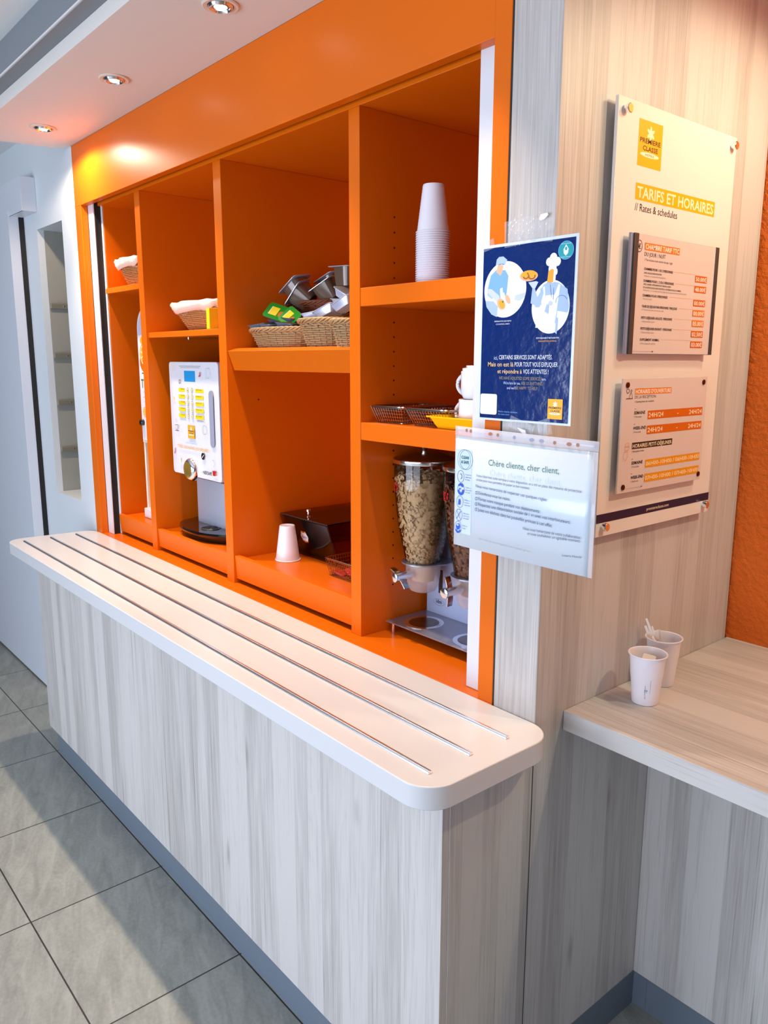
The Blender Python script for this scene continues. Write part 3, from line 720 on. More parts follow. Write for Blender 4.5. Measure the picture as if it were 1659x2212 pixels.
# column with chamfered edges, drip tray
B().prism([(-1.764, 0.34), (-1.764, 0.215), (-1.725, 0.165), (-1.545, 0.165), (-1.45, 0.215), (-1.44, 0.34)], 'z', 1.0, 1.19).build('column', SILVER, cm, bevel=0.001)['label'] = 'silver grey column'
dt = [(-1.800, 0.33), (-1.805, 0.20), (-1.790, 0.165)] + [(-1.61 - 0.182*math.cos(a), 0.165 - 0.100*math.sin(a)) for a in [i*PI/18 for i in range(1, 18)]] + [(-1.445, 0.165), (-1.43, 0.33)]
tr = B(); n = len(dt)
low = [(x*0.94 - 1.61*0.06, y*0.86+0.030) for x, y in dt]
tr.add([(x, y, 0.9725) for x, y in low] + [(x, y, 1.002) for x, y in dt] + [(x*0.985-1.61*0.015, y*0.985+0.003, 1.009) for x, y in dt], [tuple(range(n))[::-1], tuple(range(2*n, 3*n))] + [(i, (i+1) % n, n+(i+1) % n, n+i) for i in range(n)] + [(n+i, n+(i+1) % n, 2*n+(i+1) % n, 2*n+i) for i in range(n)])
trp = tr.build('drip_tray', BLKPL, cm); trp['label'] = 'glossy black drip tray'
gg = B()
for r_ in (0.012, 0.020, 0.028, 0.036): gg.tube([(-1.575 + r_*math.cos(2*PI*i/32), 0.135 + r_*0.9*math.sin(2*PI*i/32), 1.0098) for i in range(32)], 0.0014, 5, True)
gg.build('drip_grille', DGREY, trp)
cl_ = B().box(-1.448, -1.436, 0.18, 0.20, 1.06, 1.165).box(-1.452, -1.434, 0.165, 0.185, 1.115, 1.124).box(-1.452, -1.434, 0.17, 0.195, 1.045, 1.062)
cl_.build('side_lever', BLKPL, cm, bevel=0.002)
M = Matrix.Rotation(PI/2, 3, 'X')
oo = B().lathe([(0.041, -0.008), (0.041, 0.004), (0.036, 0.012), (0.030, 0.016), (0.0285, 0.0165)], (-1.6225, 0.095, 1.219), 40, M).build('chrome_badge_ring', CHROME, cm)
B().lathe([(0.0282, 0.010), (0.0282, 0.0168), (0.02, 0.0195), (0.0005, 0.021)], (-1.6225, 0.095, 1.219), 32, M).build('gold_badge', BRASSY, oo)
I = Ink((-1.775, 0.1, 1.185), (1, 0, 0), (0, 0, 1), (0, -1, 0))
I.rect(82, 390, 241, 391.5, 'grey').rect(92, 385, 232, 386.3, 'grey').rect(117.5, 338, 199, 375, 'screen_blue', 1, 2)
L5 = [('ESPRESSO', 'CAPPUCCINO'), ('CAFE LONG', 'LATTE MACCHIATO'), ('CAFE CREME', 'CAFE AU LAIT'), ('DECAFEINE', 'CHOCOLAT CHAUD'), ('THE', 'EAU CHAUDE')]
for i in range(5):
    v = 301.5 - i*22.3
    I.rect(70, v, 119, v+13.5, 'lemon'); I.rect(196, v, 254.5, v+13.5, 'lemon')
    I.text(L5[i][0], 86, v+8.2, 116, 4, 'black', 2, 0.01); I.text(L5[i][1], 199, v+8.2, 242, 4, 'black', 2, 0.01)
    for u, s_ in ((140.5, str(i+1)), (172, str(i+6))):
        I.ring(u, v+7, 7.2, 8.5, 1.4, 'slate'); I.ell(u, v+7, 5.4, 6.4, 'pale_lemon'); I.text(s_, u-2.6, v+3.6, u+(2.6 if s_ != '1' else 0.8), 6, 'black', 2)
I.rect(205, 207, 246, 208.2, 'grey')
logo(I, 134, 143, 184, 188.5, 1, 'gold', 'black', 'cream')
for j in range(14):
    a = j*2*PI/14; I.line([(258+20*math.cos(a), 179+20*math.sin(a)), (258+25*math.cos(a), 179+25*math.sin(a))], 1.3, 'pale_lemon'); I.line([(40+12*math.cos(a), 387+12*math.sin(a)), (40+16*math.cos(a), 387+16*math.sin(a))], 0.8, 'pale_lemon')
I.ring(258, 179, 15, 15, 1.6, 'softgrey'); I.ring(40, 387, 9, 9, 0.8, 'pale_lemon'); I.ell(33, 277, 4.5, 7, 'pale_lemon')
I.text('Vous souhaite une', 116, 124, 199, 5, 'sky', 1)
I.text('TRÈS BONNE JOURNÉE !', 48, 104, 289, 11, 'gold', 1, 0.0)
I.rect(297, 124, 327, 312, 'slate', 1, 14); I.ell(240, 88, 12, 12, 'black'); I.line([(234, 83), (246, 93)], 2.6, 'white', 2)
I.ring(89, 337, 5, 6, 2.4, 'black'); I.line([(235, 357), (240, 362), (241, 370)], 5, 'red'); I.line([(24, 80), (29, 87), (30, 98)], 4.5, 'red')
I.line([(283, 352), (279, 370), (285, 384), (306, 384), (311, 370), (305, 352), (283, 352)], 0.9, 'softgrey')
I.line([(40, 184), (42, 168), (58, 168), (60, 184), (40, 184)], 1.4, 'black'); I.line([(38, 163), (62, 163)], 2, 'black'); I.ring(62, 177, 4, 4, 1.2, 'black'); I.line([(46, 192), (46, 206)], 1, 'grey'); I.line([(51, 192), (51, 208)], 1, 'grey')
I.ell(68, 58, 6, 9, 'cream'); I.ring(310, 70, 12, 12, 1.6, 'softgrey', 1, 20, -60, 100)
I.text('avec', 222, 31, 233, 4, 'grey'); I.text('NESCAFÉ', 238, 28, 300, 11, 'black', 1, 0.02)
I.poly([(306, 46), (327, 46), (325, 29), (309, 29)], 'red'); I.ring(330, 38, 5, 5.5, 2, 'red')
I.build(cm, 'panel_print')

# ================================================================== JUICE DISPENSER
jd = empty('juice_dispenser', (-1.985, 0.24, 0.972), label='white arched juice dispenser half hidden behind the first orange divider', cat='juice dispenser')
def arch(x0, x1, z0, z1, y0, y1, name, m, parent=jd, bevel=0.002):
    r_ = (x1-x0)/2; cx = (x0+x1)/2
    pts = [(x0, z0), (x1, z0)] + [(cx + r_*math.cos(a), z1 - r_*0.85 + r_*0.85*math.sin(a)) for a in [i*PI/24 for i in range(0, 25)]]
    return B().prism(pts, 'y', y0, y1).build(name, m, parent, bevel=bevel)
CREAMP = mat('cream_plastic', srgb(232, 220, 206), 0.35, bump=0.01)
arch(-2.092, -1.888, 1.275, 1.800, 0.125, 0.40, 'housing', CREAMP)
fp = arch(-2.083, -1.897, 1.285, 1.790, 0.121, 0.1245, 'front_panel', PLASTW)
arch(-2.073, -1.900, 1.69, 1.782, 0.1195, 0.1208, 'window_strip', mat('lilac_plastic', srgb(196, 196, 220), 0.2, bump=0.01))
B().box(-2.098, -2.086, 0.130, 0.148, 1.0, 1.275).box(-1.894, -1.884, 0.130, 0.148, 1.0, 1.275).build('stand_post', CREAMP, jd, bevel=0.002)
B().box(-2.088, -1.886, 0.20, 0.38, 1.0, 1.275).build('reflecting_splash_back', mat('orange_reflection_back', srgb(168, 104, 44), 0.2, bump=0.02), jd, bevel=0.002)  # orange reflected from the cabinet is put into this panel's colour
bx = B().box(-2.095, -1.89, 0.115, 0.39, 0.9725, 1.012).build('drip_box', PLASTW, jd, bevel=0.004); bx['label'] = 'white drip tray box'
M = Matrix.Rotation(PI/2, 3, 'X'); B().lathe([(0.012, -0.004), (0.012, 0.010), (0.009, 0.014)], (-2.068, 0.121, 1.355), 20, M).build('push_button', BLKPL, jd)['label'] = 'brown black push button'
I = Ink((-2.083, 0.121, 1.285), (1, 0, 0), (0, 0, 1), (0, -1, 0))
def orange_slice(u, v, r_, k=1):
    I.ell(u, v, r_, r_, 'fruit', k); I.ell(u, v, r_*0.9, r_*0.9, 'cream', k+1); 
    for j in range(9):
        a = j*2*PI/9; I.poly([(u, v), (u+r_*0.83*math.cos(a+0.06), v+r_*0.83*math.sin(a+0.06)), (u+r_*0.86*math.cos(a+0.35), v+r_*0.86*math.sin(a+0.35)), (u+r_*0.83*math.cos(a+0.63), v+r_*0.83*math.sin(a+0.63))], 'gold', k+2)
I.ell(62, 305, 50, 44, 'deep_orange', 1, 30); orange_slice(58, 330, 44, 2)
I.ell(62, 383, 40, 18, 'gold', 1, 24); I.rect(26, 258, 180, 263, 'leaf')
I.text('Tropicana', 14, 205, 176, 34, 'leaf', 1, 0.02); I.text('100% pur jus', 30, 186, 120, 5, 'softgrey'); I.text('pressez ici', 30, 168, 100, 4, 'black'); I.rect(24, 150, 170, 151, 'softgrey')
orange_slice(36, 112, 20, 1)
I.build(jd, 'front_print')

# ================================================================== CUPS (upside down)
def cup_mesh(h=0.100, rt=0.0365, rb=0.0255, ribs=0, n=36, wall=0.0008):
    """thin walled cup standing on its rim: rim at z=0, base at z=h"""
    prof = [(rt, 0.0006), (rt+0.0022, 0.0), (rt+0.0030, 0.0016), (rt+0.0020, 0.0032), (rt-0.0004, 0.0036)]
    m = ribs*2 if ribs else 6
    for i in range(1, m+1):
        f = i/m; r_ = rt-0.0004 + (rb-rt)*f; prof.append((r_ + (0.0004 if (ribs and i % 2) else 0), 0.0036 + (h-0.0056)*f))
    prof += [(rb-0.0012, h), (rb-0.003, h-0.0003), (rb-0.004, h-0.003), (0.0004, h-0.003)]
    inner = [(0.0004, h-0.0038)] + [(rb-0.0046, h-0.0038), (rt-0.0018, 0.0036), (rt-0.0006, 0.0008), (rt, 0.0006)]
    return prof + inner
def lathe_closed(b, prof, c, n=36, M=None):
    vs = []; fs = []
    for r_, z in prof:
        for i in range(n):
            a = 2*PI*i/n; vs.append(Vector((r_*math.cos(a), r_*math.sin(a), z)))
    for j in range(len(prof)-1):
        for i in range(n): k = (i+1) % n; fs.append((j*n+i, j*n+k, (j+1)*n+k, (j+1)*n+i))
    if M is not None: vs = [M @ v for v in vs]
    return b.add([v + Vector(c) for v in vs], fs)
prof = cup_mesh(0.104, 0.0365, 0.0245, ribs=14)
first = lathe_closed(B(), prof, (0, 0, 0)).build('plastic_cup', CUPM, world=False)
first.location = (-0.452, 0.135, 1.7672)
NS = 24
for i in range(NS):
    o = first if i == 0 else first.copy()
    if i: C.objects.link(o)
    o.location = (-0.452, 0.135, 1.7672 + 0.0050*i)
    o['group'] = 'upside down cups stacked on the top right shelf'; o['category'] = 'cup'
    if i == NS-1: o['label'] = 'topmost upside down cup of the tall stack, its whole side showing'
    elif i == NS-2: o['label'] = 'upside down cup just beneath the topmost one of the tall stack'
    else: o['label'] = 'upside down white cup in the tall stack showing only its rim'
pr3 = cup_mesh(0.112, 0.0385, 0.0245, ribs=15)
o = lathe_closed(B(), pr3, (0, 0, 0), 40).build('plastic_cup', CUPM, world=False); o.location = (-1.150, 0.180, 0.9722)
tagp(o, 'single white ribbed cup upside down before the smoked bread box', 'cup')

# ================================================================== SMOKED BREAD BOX
bb = empty('bread_box', (-1.10, 0.35, 0.972), label='smoked brown acrylic bread box with a small chrome knob', cat='bread box')
x0, x1 = -1.246, -0.985
shell = B()
def slab(b, pts, th):
    """closed plate from an outline in space, thickened along its normal"""
    p = [Vector(q) for q in pts]; nn = (p[1]-p[0]).cross(p[2]-p[0]).normalized()*th; n = len(p)
    b.add(p + [q+nn for q in p], [tuple(range(n))[::-1], tuple(range(n, 2*n))] + [(i, (i+1) % n, n+(i+1) % n, n+i) for i in range(n)])
zb, zt_ = 0.9725, 1.102
slab(shell, [(x0, 0.257, zb), (x1, 0.257, zb), (x1, 0.217, zt_), (x0, 0.217, zt_)], 0.003)
slab(shell, [(x1, 0.262, zb), (x1, 0.50, zb), (x1, 0.50, zt_), (x1, 0.222, zt_)], -0.003)
slab(shell, [(x0+0.003, 0.262, zb), (x0+0.003, 0.50, zb), (x0+0.003, 0.50, zt_), (x0+0.003, 0.222, zt_)], 0.003)
shell.build('box_walls', SMOKE, bb)
B().box(x0, x1, 0.217, 0.505, zt_+0.0005, zt_+0.004).build('lid', SMOKE, bb, bevel=0.0008)
ed = B(); ed.box(x0, x1, 0.2160, 0.2168, zt_+0.0002, zt_+0.0042)
slab(ed, [(x1-0.004, 0.2562, zb), (x1+0.0012, 0.2562, zb), (x1+0.0012, 0.2162, zt_), (x1-0.004, 0.2162, zt_)], -0.0008)
ed.box(x1-0.003, x1+0.0005, 0.219, 0.50, zt_+0.0042, zt_+0.0050)
ed.build('polished_edges', DARKM, bb)['label'] = 'near black polished edges'
B().lathe([(0.007, 0), (0.007, 0.002), (0.003, 0.005), (0.0035, 0.012), (0.0030, 0.017), (0.0075, 0.019), (0.0075, 0.024), (0.006, 0.0255)], (-1.125, 0.245, zt_+0.004), 20).build('chrome_knob', CHROME, bb)
sl = 0.040/(zt_-zb); vz = Vector((0, -sl, 1)).normalized(); nz = Vector((0, -1, -sl)).normalized()
I = Ink(Vector((-1.145, 0.257-0.052*sl, zb+0.052)) + nz*0.0035, (1, 0, 0), tuple(vz), tuple(nz))
for j in range(3):
    I.rect(2+j*9, 32, 11+j*9, 39, ('gold', 'brown', 'amber')[j], 1); I.rect(2+j*9, 0, 11+j*9, 7, ('red', 'gold', 'red')[j], 1)
I.ell(15, 20, 20, 14, 'white', 2, 26); I.rect(0, 5, 30, 34, 'white', 1); I.text("Harry's", 0, 15, 31, 8.5, 'blue', 3, 0.02)
I.build(bb, 'sticker')

# ================================================================== WIRE BASKETS
WIRE = mat('dark_chrome_wire', (0.42, 0.38, 0.36, 1), 0.2, 1.0, bump=0.02)
def wire_basket(loc, L, Wd, h, label, rz=0.0, step=0.0095, group=None):
    t = empty('wire_basket', loc, rz, label, 'wire basket', group)
    b = B(); k = 0.82
    def fp(s_, n=48): return [(x*(k+(1-k)*s_), y*(k+(1-k)*s_)) for x, y in rrect(L, Wd, 0.018, 5)]
    base = fp(0); top = fp(1); n = len(top)
    nx = int(2*L/step); ny = int(2*Wd/step); wr = 0.00075
    rb = B().tube([(x, y, h) for x, y in top], 0.0022, 6, True).tube([(x*1.0, y*1.0, h*0.93) for x, y in top], 0.0011, 5, True)
    rb.build('rim_wire', WIRE, t, world=False)
    for j in range(1, 5):
        f = j/5; b.tube([(x, y, h*f) for x, y in fp(f)], wr, 4, True)
    b.tube([(x, y, 0.001) for x, y in base], 0.0012, 5, True)
    for i in range(nx+1):
        f = -1 + 2*i/nx; x = L*f*0.93
        b.tube([(x, -Wd, h), (x*k, -Wd*k, 0.001), (x*k, Wd*k, 0.001), (x, Wd, h)], wr, 4)
    for i in range(ny+1):
        f = -1 + 2*i/ny; y = Wd*f*0.93
        b.tube([(-L, y, h), (-L*k, y*k, 0.001), (L*k, y*k, 0.001), (L, y, h)], wr, 4)
    b.build('mesh_body', WIRE, t, world=False)
    return t
wire_basket((-0.535, 0.150, 1.4485), 0.060, 0.085, 0.040, 'small dark chrome wire basket at the left end of the shelf', group='wire baskets on the shelf over the cereal')
wire_basket((-0.398, 0.170, 1.4485), 0.070, 0.105, 0.040, 'longer dark chrome wire basket beside the yellow tray', group='wire baskets on the shelf over the cereal')
wire_basket((-0.850, 0.215, 0.9722), 0.075, 0.055, 0.055, 'wire basket half hidden by the divider beside the bread box')
SACH = mat('red_sachet', srgb(190, 40, 40), 0.4, bump=0.2, bscale=80)
sp_ = B().box(-0.019, 0.019, -0.013, 0.013, 0.0, 0.006)
s0 = sp_.build('sachet', SACH, world=False, bevel=0.0025)
for i, (loc, rot, lab) in enumerate([((-0.895, 0.195, 0.976), (0.1, 0.3, 0.4), 'red sachet at the left of the wire basket by the bread box'), ((-0.870, 0.220, 0.986), (0.3, -0.2, 1.2), 'red sachet lying over its neighbour in the wire basket'), ((-0.835, 0.205, 0.979), (0.1, 0.2, 0.1), 'red sachet hidden towards the divider in the wire basket')]):
    o = s0 if i == 0 else s0.copy()
    if i: C.objects.link(o)
    o.location = loc; o.rotation_euler = rot; tagp(o, lab, 'sachet', 'red sachets in the small wire basket')

# ================================================================== YELLOW TRAY AND WHITE MUGS
YEL = mat('yellow_plastic', srgb(250, 190, 6), 0.3, bump=0.01)
yt = empty('yellow_tray', (-0.285, 0.13, 1.4485), label='yellow plastic tray on the shelf carrying white mugs', cat='tray')
b = B(); outs = rrect(0.108, 0.072, 0.012); n = len(outs)
lv = [(0.78, 0.0), (0.93, 0.024), (1.0, 0.0245), (1.0, 0.0275), (0.92, 0.0270), (0.77, 0.003)]
vs = []; fs = []
for k_, z in lv: vs += [(x*k_, y*k_, z) for x, y in outs]
for j in range(len(lv)-1):
    for i in range(n): q = (i+1) % n; fs.append((j*n+i, j*n+q, (j+1)*n+q, (j+1)*n+i))
fs += [tuple(range(n))[::-1], tuple(range((len(lv)-1)*n, len(lv)*n))]
b.add(vs, fs).build('tray_body', YEL, yt, world=False)
MUG = mat('white_porcelain', srgb(244, 242, 246), 0.15, bump=0.005, coat=0.4)
def mug(loc, r_, h, ang, label, lid=False):
    t = empty('mug', loc, label=label, cat='mug', group='white mugs on the yellow tray')
    prof = [(r_*0.78, 0.0), (r_*0.86, 0.003), (r_, 0.012), (r_, h-0.001), (r_-0.001, h), (r_-0.003, h-0.001), (r_-0.003, 0.012), (r_*0.8, 0.006), (0.0004, 0.005)]
    lathe_closed(B(), prof, (0, 0, 0), 36).build('mug_body', MUG, t, world=False)
    c, s_ = math.cos(ang), math.sin(ang); pts = []
    for i in range(13):
        a = -PI/2 + PI*i/12; rad_ = r_*0.96 + math.cos(a)*0.026; pts.append((rad_*c, rad_*s_, h*0.5 + math.sin(a)*h*0.36))
    B().tube(pts, 0.0042, 8).build('handle', MUG, t, world=False)
    if lid: B().lathe([(r_*0.92, h), (r_*0.92, h+0.006), (r_*0.7, h+0.008), (r_*0.7, h+0.012)], (0, 0, 0), 30).build('lid', MUG, t, world=False)
mug((-0.288, 0.12, 1.4525), 0.041, 0.062, PI*1.0, 'white mug standing on the yellow tray, large handle to the left')
mug((-0.288, 0.12, 1.5155), 0.037, 0.060, PI*1.0, 'white mug stacked on top of the other, with its cap', True)
mug((-0.365, 0.36, 1.4490), 0.036, 0.060, PI*0.9, 'white mug at the back behind the longer wire basket')

# ================================================================== CEREAL DISPENSER
cdp = empty('cereal_dispenser', (-0.44, 0.2, 0.895), label='double cereal dispenser with chrome lids and steel base standing on the ledge', cat='cereal dispenser')
LIDM = mat('chrome_dark_reflection', (0.22, 0.17, 0.15, 1), 0.22, 1.0, bump=0.01)  # dark reflection in the lid and brown one in the bowl painted into chrome
PLATE = mat('grey_steel_plate', srgb(160, 160, 172), 0.28, 0.6, bump=0.02, bscale=300)
BPL = mat('speckled_blue_grey_plate', srgb(178, 190, 222), 0.5, 0.1, bump=0.05, bscale=500, var=0.12)
cx1, cx2, cy = -0.530, -0.352, 0.190
base = B().box(-0.600, -0.222, 0.122, 0.275, 0.922, 0.925)
base.build('base_plate', PLATE, cdp, bevel=0.0008)['label'] = 'grey steel base plate'
for x, y in ((-0.583, 0.136), (-0.583, 0.262), (-0.24, 0.136), (-0.24, 0.262)):
    B().lathe([(0.0055, 0.0), (0.0055, 0.0268)], (x, y, 0.8952), 16).build('foot', CHROME, cdp)
for cx in (cx1, cx2):
    q = B().lathe([(0.052, 0.0), (0.052, 0.0012), (0.043, 0.0016)], (cx+0.01, cy-0.004, 0.9251), 40).build('catch_ring', CHROME, cdp)
    B().lathe([(0.040, 0.0), (0.036, 0.0006), (0.02, 0.0002)], (cx+0.01, cy-0.004, 0.9268), 40).build('catch_bowl', LIDM, q)
# back plate with two keyhole slots (built as strips around the slots)
bp = B(); yb0, yb1 = 0.264, 0.267
xs = [-0.592, -0.548, -0.532, -0.372, -0.356, -0.222]
for a, c_ in ((xs[0], xs[1]), (xs[2], xs[3]), (xs[4], xs[5])): bp.box(a, c_, yb0, yb1, 0.9252, 1.30)
for a, c_ in ((xs[1], xs[2]), (xs[3], xs[4])): bp.box(a, c_, yb0, yb1, 0.9252, 0.985); bp.box(a, c_, yb0, yb1, 1.05, 1.30)
bp.build('back_plate', BPL, cdp)['label'] = 'speckled blue grey back plate'
sb = B()
for a, c_ in ((xs[1], xs[2]), (xs[3], xs[4])): sb.box(a-0.001, c_+0.001, yb1+0.0003, yb1+0.001, 0.98, 1.055)
sb.build('slot_backing', DARKM, cdp)
I = Ink((-0.578, yb0, 0.950), (1, 0, 0), (0, 0, 1), (0, -1, 0)); I.text('idm', 22, 6, 44, 11, 'black', 1, 0.015); I.ring(33, 9, 20, 9, 0.8, 'grey'); I.build(cdp, 'maker_mark')
FLK = mat('bran_flake', srgb(238, 200, 150), 0.7, bump=0.6, bscale=250, var=0.45)
FLKC = mat('muesli', srgb(150, 92, 60), 0.7, bump=0.6, bscale=250, var=0.6)
def rz_(z):
    P_ = [(1.010, 0.026), (1.020, 0.036), (1.045, 0.043), (1.075, 0.0440), (1.10, 0.0475), (1.15, 0.0585), (1.21, 0.0690), (1.28, 0.0755), (1.345, 0.0770)]
    if z <= P_[0][0]: return P_[0][1]
    for (a, ra), (c_, rc) in zip(P_, P_[1:]):
        if z <= c_:
            f = (z-a)/(c_-a); return ra + (rc-ra)*f
    return P_[-1][1]
def bump_flake(b, c, sz, nrm):
    nrm = nrm.normalized(); u = nrm.cross(Vector((random.random()-.5, random.random()-.5, random.random()-.5))).normalized(); v = nrm.cross(u)
    vs = []
    asp = random.uniform(0.6, 1.0); curl = random.uniform(-0.35, 0.5)
    for (a, d) in ((-1, -0.6), (-0.3, -1), (0.6, -0.85), (1, -0.1), (0.7, 0.8), (-0.1, 1), (-0.9, 0.5)):
        a *= random.uniform(0.75, 1.1); d *= random.uniform(0.75, 1.1)*asp
        vs.append(c + u*(a*sz) + v*(d*sz) + nrm*(curl*sz*(a*a)*0.7 + random.uniform(-0.1, 0.1)*sz))
    vs.append(c - nrm*sz*curl*0.25)
    b.add(vs, [(i, (i+1) % 7, 7) for i in range(7)])
for ci, cx in enumerate((cx1, cx2)):
    cn_ = B(); zz = [1.085 + 0.0325*i for i in range(9)]
    cn_.open_lathe([(rz_(z), z) for z in zz], (cx, cy, 0), 48)
    co = cn_.build('canister', GLASS, cdp); co['label'] = 'clear plastic hopper'
    nz_ = B().lathe([(0.024, 1.009), (0.034, 1.014), (0.041, 1.030), (0.0445, 1.055), (0.0450, 1.0845)], (cx, cy, 0), 40).build('outlet_cup', FROST, cdp); nz_['label'] = 'milky plastic outlet cup'
    ld = B().lathe([(0.0792, 1.3550), (0.0780, 1.3572), (0.055, 1.3662), (0.030, 1.3717), (0.0008, 1.3737)], (cx, cy, 0), 48).build('lid', LIDM, cdp); ld['label'] = 'chrome domed lid coloured by its dark reflection'
    B().lathe([(0.0795, 1.3455), (0.0800, 1.3465), (0.0800, 1.3545), (0.0790, 1.3552)], (cx, cy, 0), 48).build('lid_band', CHROME, ld)['label'] = 'chrome lid band'
    B().lathe([(0.007, 1.3730), (0.0075, 1.379), (0.010, 1.383), (0.010, 1.388), (0.0075, 1.390)], (cx, cy, 0), 16).build('lid_knob', CHROME, ld)
    # collar plates around the neck
    col_ = B()
    pts = [(cx-0.062, cy+0.072), (cx-0.064, cy+0.02)] + [(cx-0.056*math.cos(a), cy+0.0-0.056*math.sin(a)) for a in [i*PI/14 for i in range(0, 15)]] + [(cx+0.064, cy+0.02), (cx+0.062, cy+0.072)]
    col_.prism(pts, 'z', 1.086, 1.0895); col_.prism([(x, y) for x, y in pts], 'z', 1.052, 1.055) if False else None
    col_.build('collar_plate', PLATE, cdp)
    # turning handle: spindle towards the front with a flat cross bar
    M = Matrix.Rotation(PI/2, 3, 'X')
    hd = B().lathe([(0.0105, 0), (0.011, 0.004), (0.0105, 0.048), (0.0125, 0.052), (0.0125, 0.058), (0.0105, 0.059)], (cx, cy-0.042, 1.062), 20, M)
    hd.build('spindle', CHROME, cdp)
    hb = B(); an = (0.95 if ci == 0 else 0.12)
    bar = []
    for k_ in range(9):
        f = -1 + k_/4; rr_ = f*0.036; bend = 0.006*f*f
        bar.append((rr_, bend))
    ca, sa = math.cos(an+PI/2), math.sin(an+PI/2)
    vs = []; 
    for rr_, bend in bar:
        for wd in (-0.009, 0.009):
            for th in (0, 0.003):
                px_ = rr_*ca; pz_ = rr_*sa
                vs.append((cx + px_, cy-0.075 - wd - 0.0*bend + 0.006*0, 1.062 + pz_) if False else (cx + px_ - sa*(th+bend), cy-0.078 + wd, 1.062 + pz_ + ca*(th+bend)))
    fs = []
    for k_ in range(8):
        a = k_*4; c_ = a+4
        fs += [(a, a+2, c_+2, c_), (a+1, c_+1, c_+3, a+3), (a, c_, c_+1, a+1), (a+2, a+3, c_+3, c_+2)]
    fs += [(0, 1, 3, 2), (32, 34, 35, 33)]
    hb.add(vs, fs).build('turning_bar', CHROME, cdp, bevel=0.0006)
    # cereal
    fb = B(); core = B().lathe([(max(0.004, rz_(z)-0.012), z) for z in [1.04 + 0.02*i for i in range(14)]], (cx, cy, 0), 28)
    ztop = 1.315
    for k_ in range(1250 if ci == 0 else 900):
        z = random.uniform(1.088, ztop); a = random.uniform(0, 2*PI); r_ = rz_(z) - random.uniform(0.0052, 0.0125)
        c_ = Vector((cx + r_*math.cos(a), cy + r_*math.sin(a), z)); nn = Vector((math.cos(a), math.sin(a), 0)) + Vector([random.uniform(-0.75, 0.75) for _ in range(3)])
        bump_flake(fb, c_, random.uniform(0.0045, 0.0078)*(1 if ci == 0 else 0.8), nn)
    for k_ in range(150):
        a = random.uniform(0, 2*PI); r_ = 0.066*math.sqrt(random.random()); bump_flake(fb, Vector((cx + r_*math.cos(a), cy + r_*math.sin(a), ztop+random.uniform(-0.006, 0.006))), 0.007, Vector((random.uniform(-.6, .6), random.uniform(-.6, .6), 1)))
    fb.v += []; k0 = len(fb.v); fb.add(core.v, core.f)
    o = fb.build('cereal_flakes', FLK if ci == 0 else FLKC, smooth=False, loc=(cx, cy, 1.09))
    tagp(o, ('pale bran flakes filling the left hopper of the dispenser', 'darker muesli filling the right hopper of the dispenser')[ci], 'cereal', None, 'stuff')
# red script on the hoppers
for cx in (cx1, cx2):
    vs, fs = text_geo("Kellogg's", 0.02, 2, 0.3); xa = min(p[0] for p in vs); xb = max(p[0] for p in vs)
    pts = []
    for p in vs:
        f = (p[0]-xa)/(xb-xa); a = math.radians(196 + 62*f); z = 1.283 + p[1]*0.034 - 0.004*f; r_ = rz_(z) + 0.0006
        pts.append((cx + r_*math.cos(a), cy + r_*math.sin(a), z))
    B().add(pts, fs).build('hopper_lettering', INKS['red'], cdp, smooth=False)['label'] = 'red script lettering'

# ================================================================== WALL SIGN
sg = empty('information_board', (0.02, 0.36, 1.26), label='large cream acrylic rates board on chrome standoffs on the wood partition', cat='sign')
B().box(0.013, 0.020, 0.140, 0.580, 1.253, 2.067).build('board_panel', ACR, sg, bevel=0.0008)
M = Matrix.Rotation(PI/2, 3, 'Y')
def standoff(y, z, x0_, x1_, r_, parent, m2=None):
    s_ = B().lathe([(r_*0.8, x0_), (r_*0.8, x1_-0.006), (r_, x1_-0.006), (r_, x1_-0.001), (r_*0.85, x1_)], (0, 0, 0), 24, M)
    s_.v = [(p[0], p[1]+y, p[2]+z) for p in s_.v]; return s_.build('standoff', CHROME, parent)
for y, z in ((0.162, 2.046), (0.560, 2.047), (0.557, 1.273), (0.163, 1.273)): standoff(y, z, 0.0005, 0.032, 0.0085, sg)
I = Ink((0.020, 0.139, 1.253), (0, 1, 0), (0, 0, 1), (1, 0, 0))
logo(I, 69.6, 705, 150.5, 786.7, 1)
I.rect(70, 644.8, 367, 674.5, 'yellow'); I.text('TARIFS ET HORAIRES', 76, 649.5, 362, 20.5, 'cream', 2, 0.022)
I.text('// Rates & schedules', 70.6, 625, 221.7, 14.5, 'black', 1)
I.rect(1, 28, 441, 46, 'navy'); I.text('premiereclasse.com', 181, 33.5, 268, 7, 'cream', 2)
I.build(sg, 'lettering')
# rate sheet holder
hp = B().box(0.029, 0.0345, 0.182, 0.508, 1.611, 1.834).build('rate_sheet_holder', LGREY, sg, bevel=0.0006); hp['label'] = 'clear rate sheet holder with dark side strips'
hp2 = B().box(0.0346, 0.0362, 0.192, 0.507, 1.612, 1.833).build('rate_sheet', ACRP, hp)
for ya, yb_ in ((0.1895, 0.2035), (0.4955, 0.5085)): B().box(0.0347, 0.0378, ya, yb_, 1.611, 1.834).build('side_strip', DGREY, hp, bevel=0.0006)['label'] = 'dark grey side strip'
I = Ink((0.0362, 0.139, 1.253), (0, 1, 0), (0, 0, 1), (1, 0, 0))
I.ring(69.6, 558.5, 8.6, 10.5, 1.2, 'black', 12); I.text('€', 65.5, 553.5, 73.5, 9.5, 'black', 12, 0.015)
I.rect(87.5, 553.2, 213, 566.3, 'orange'); I.text('CHAMBRE TARIF TTC', 90, 555.3, 211, 9, 'white', 2, 0.015)
I.text('DU JOUR / NUIT', 88, 542, 162, 7.8, 'black', 1, -0.008); I.text('// Tax inclusive room rate for the day / night', 89, 533.5, 189.4, 4.2, 'black', 1)
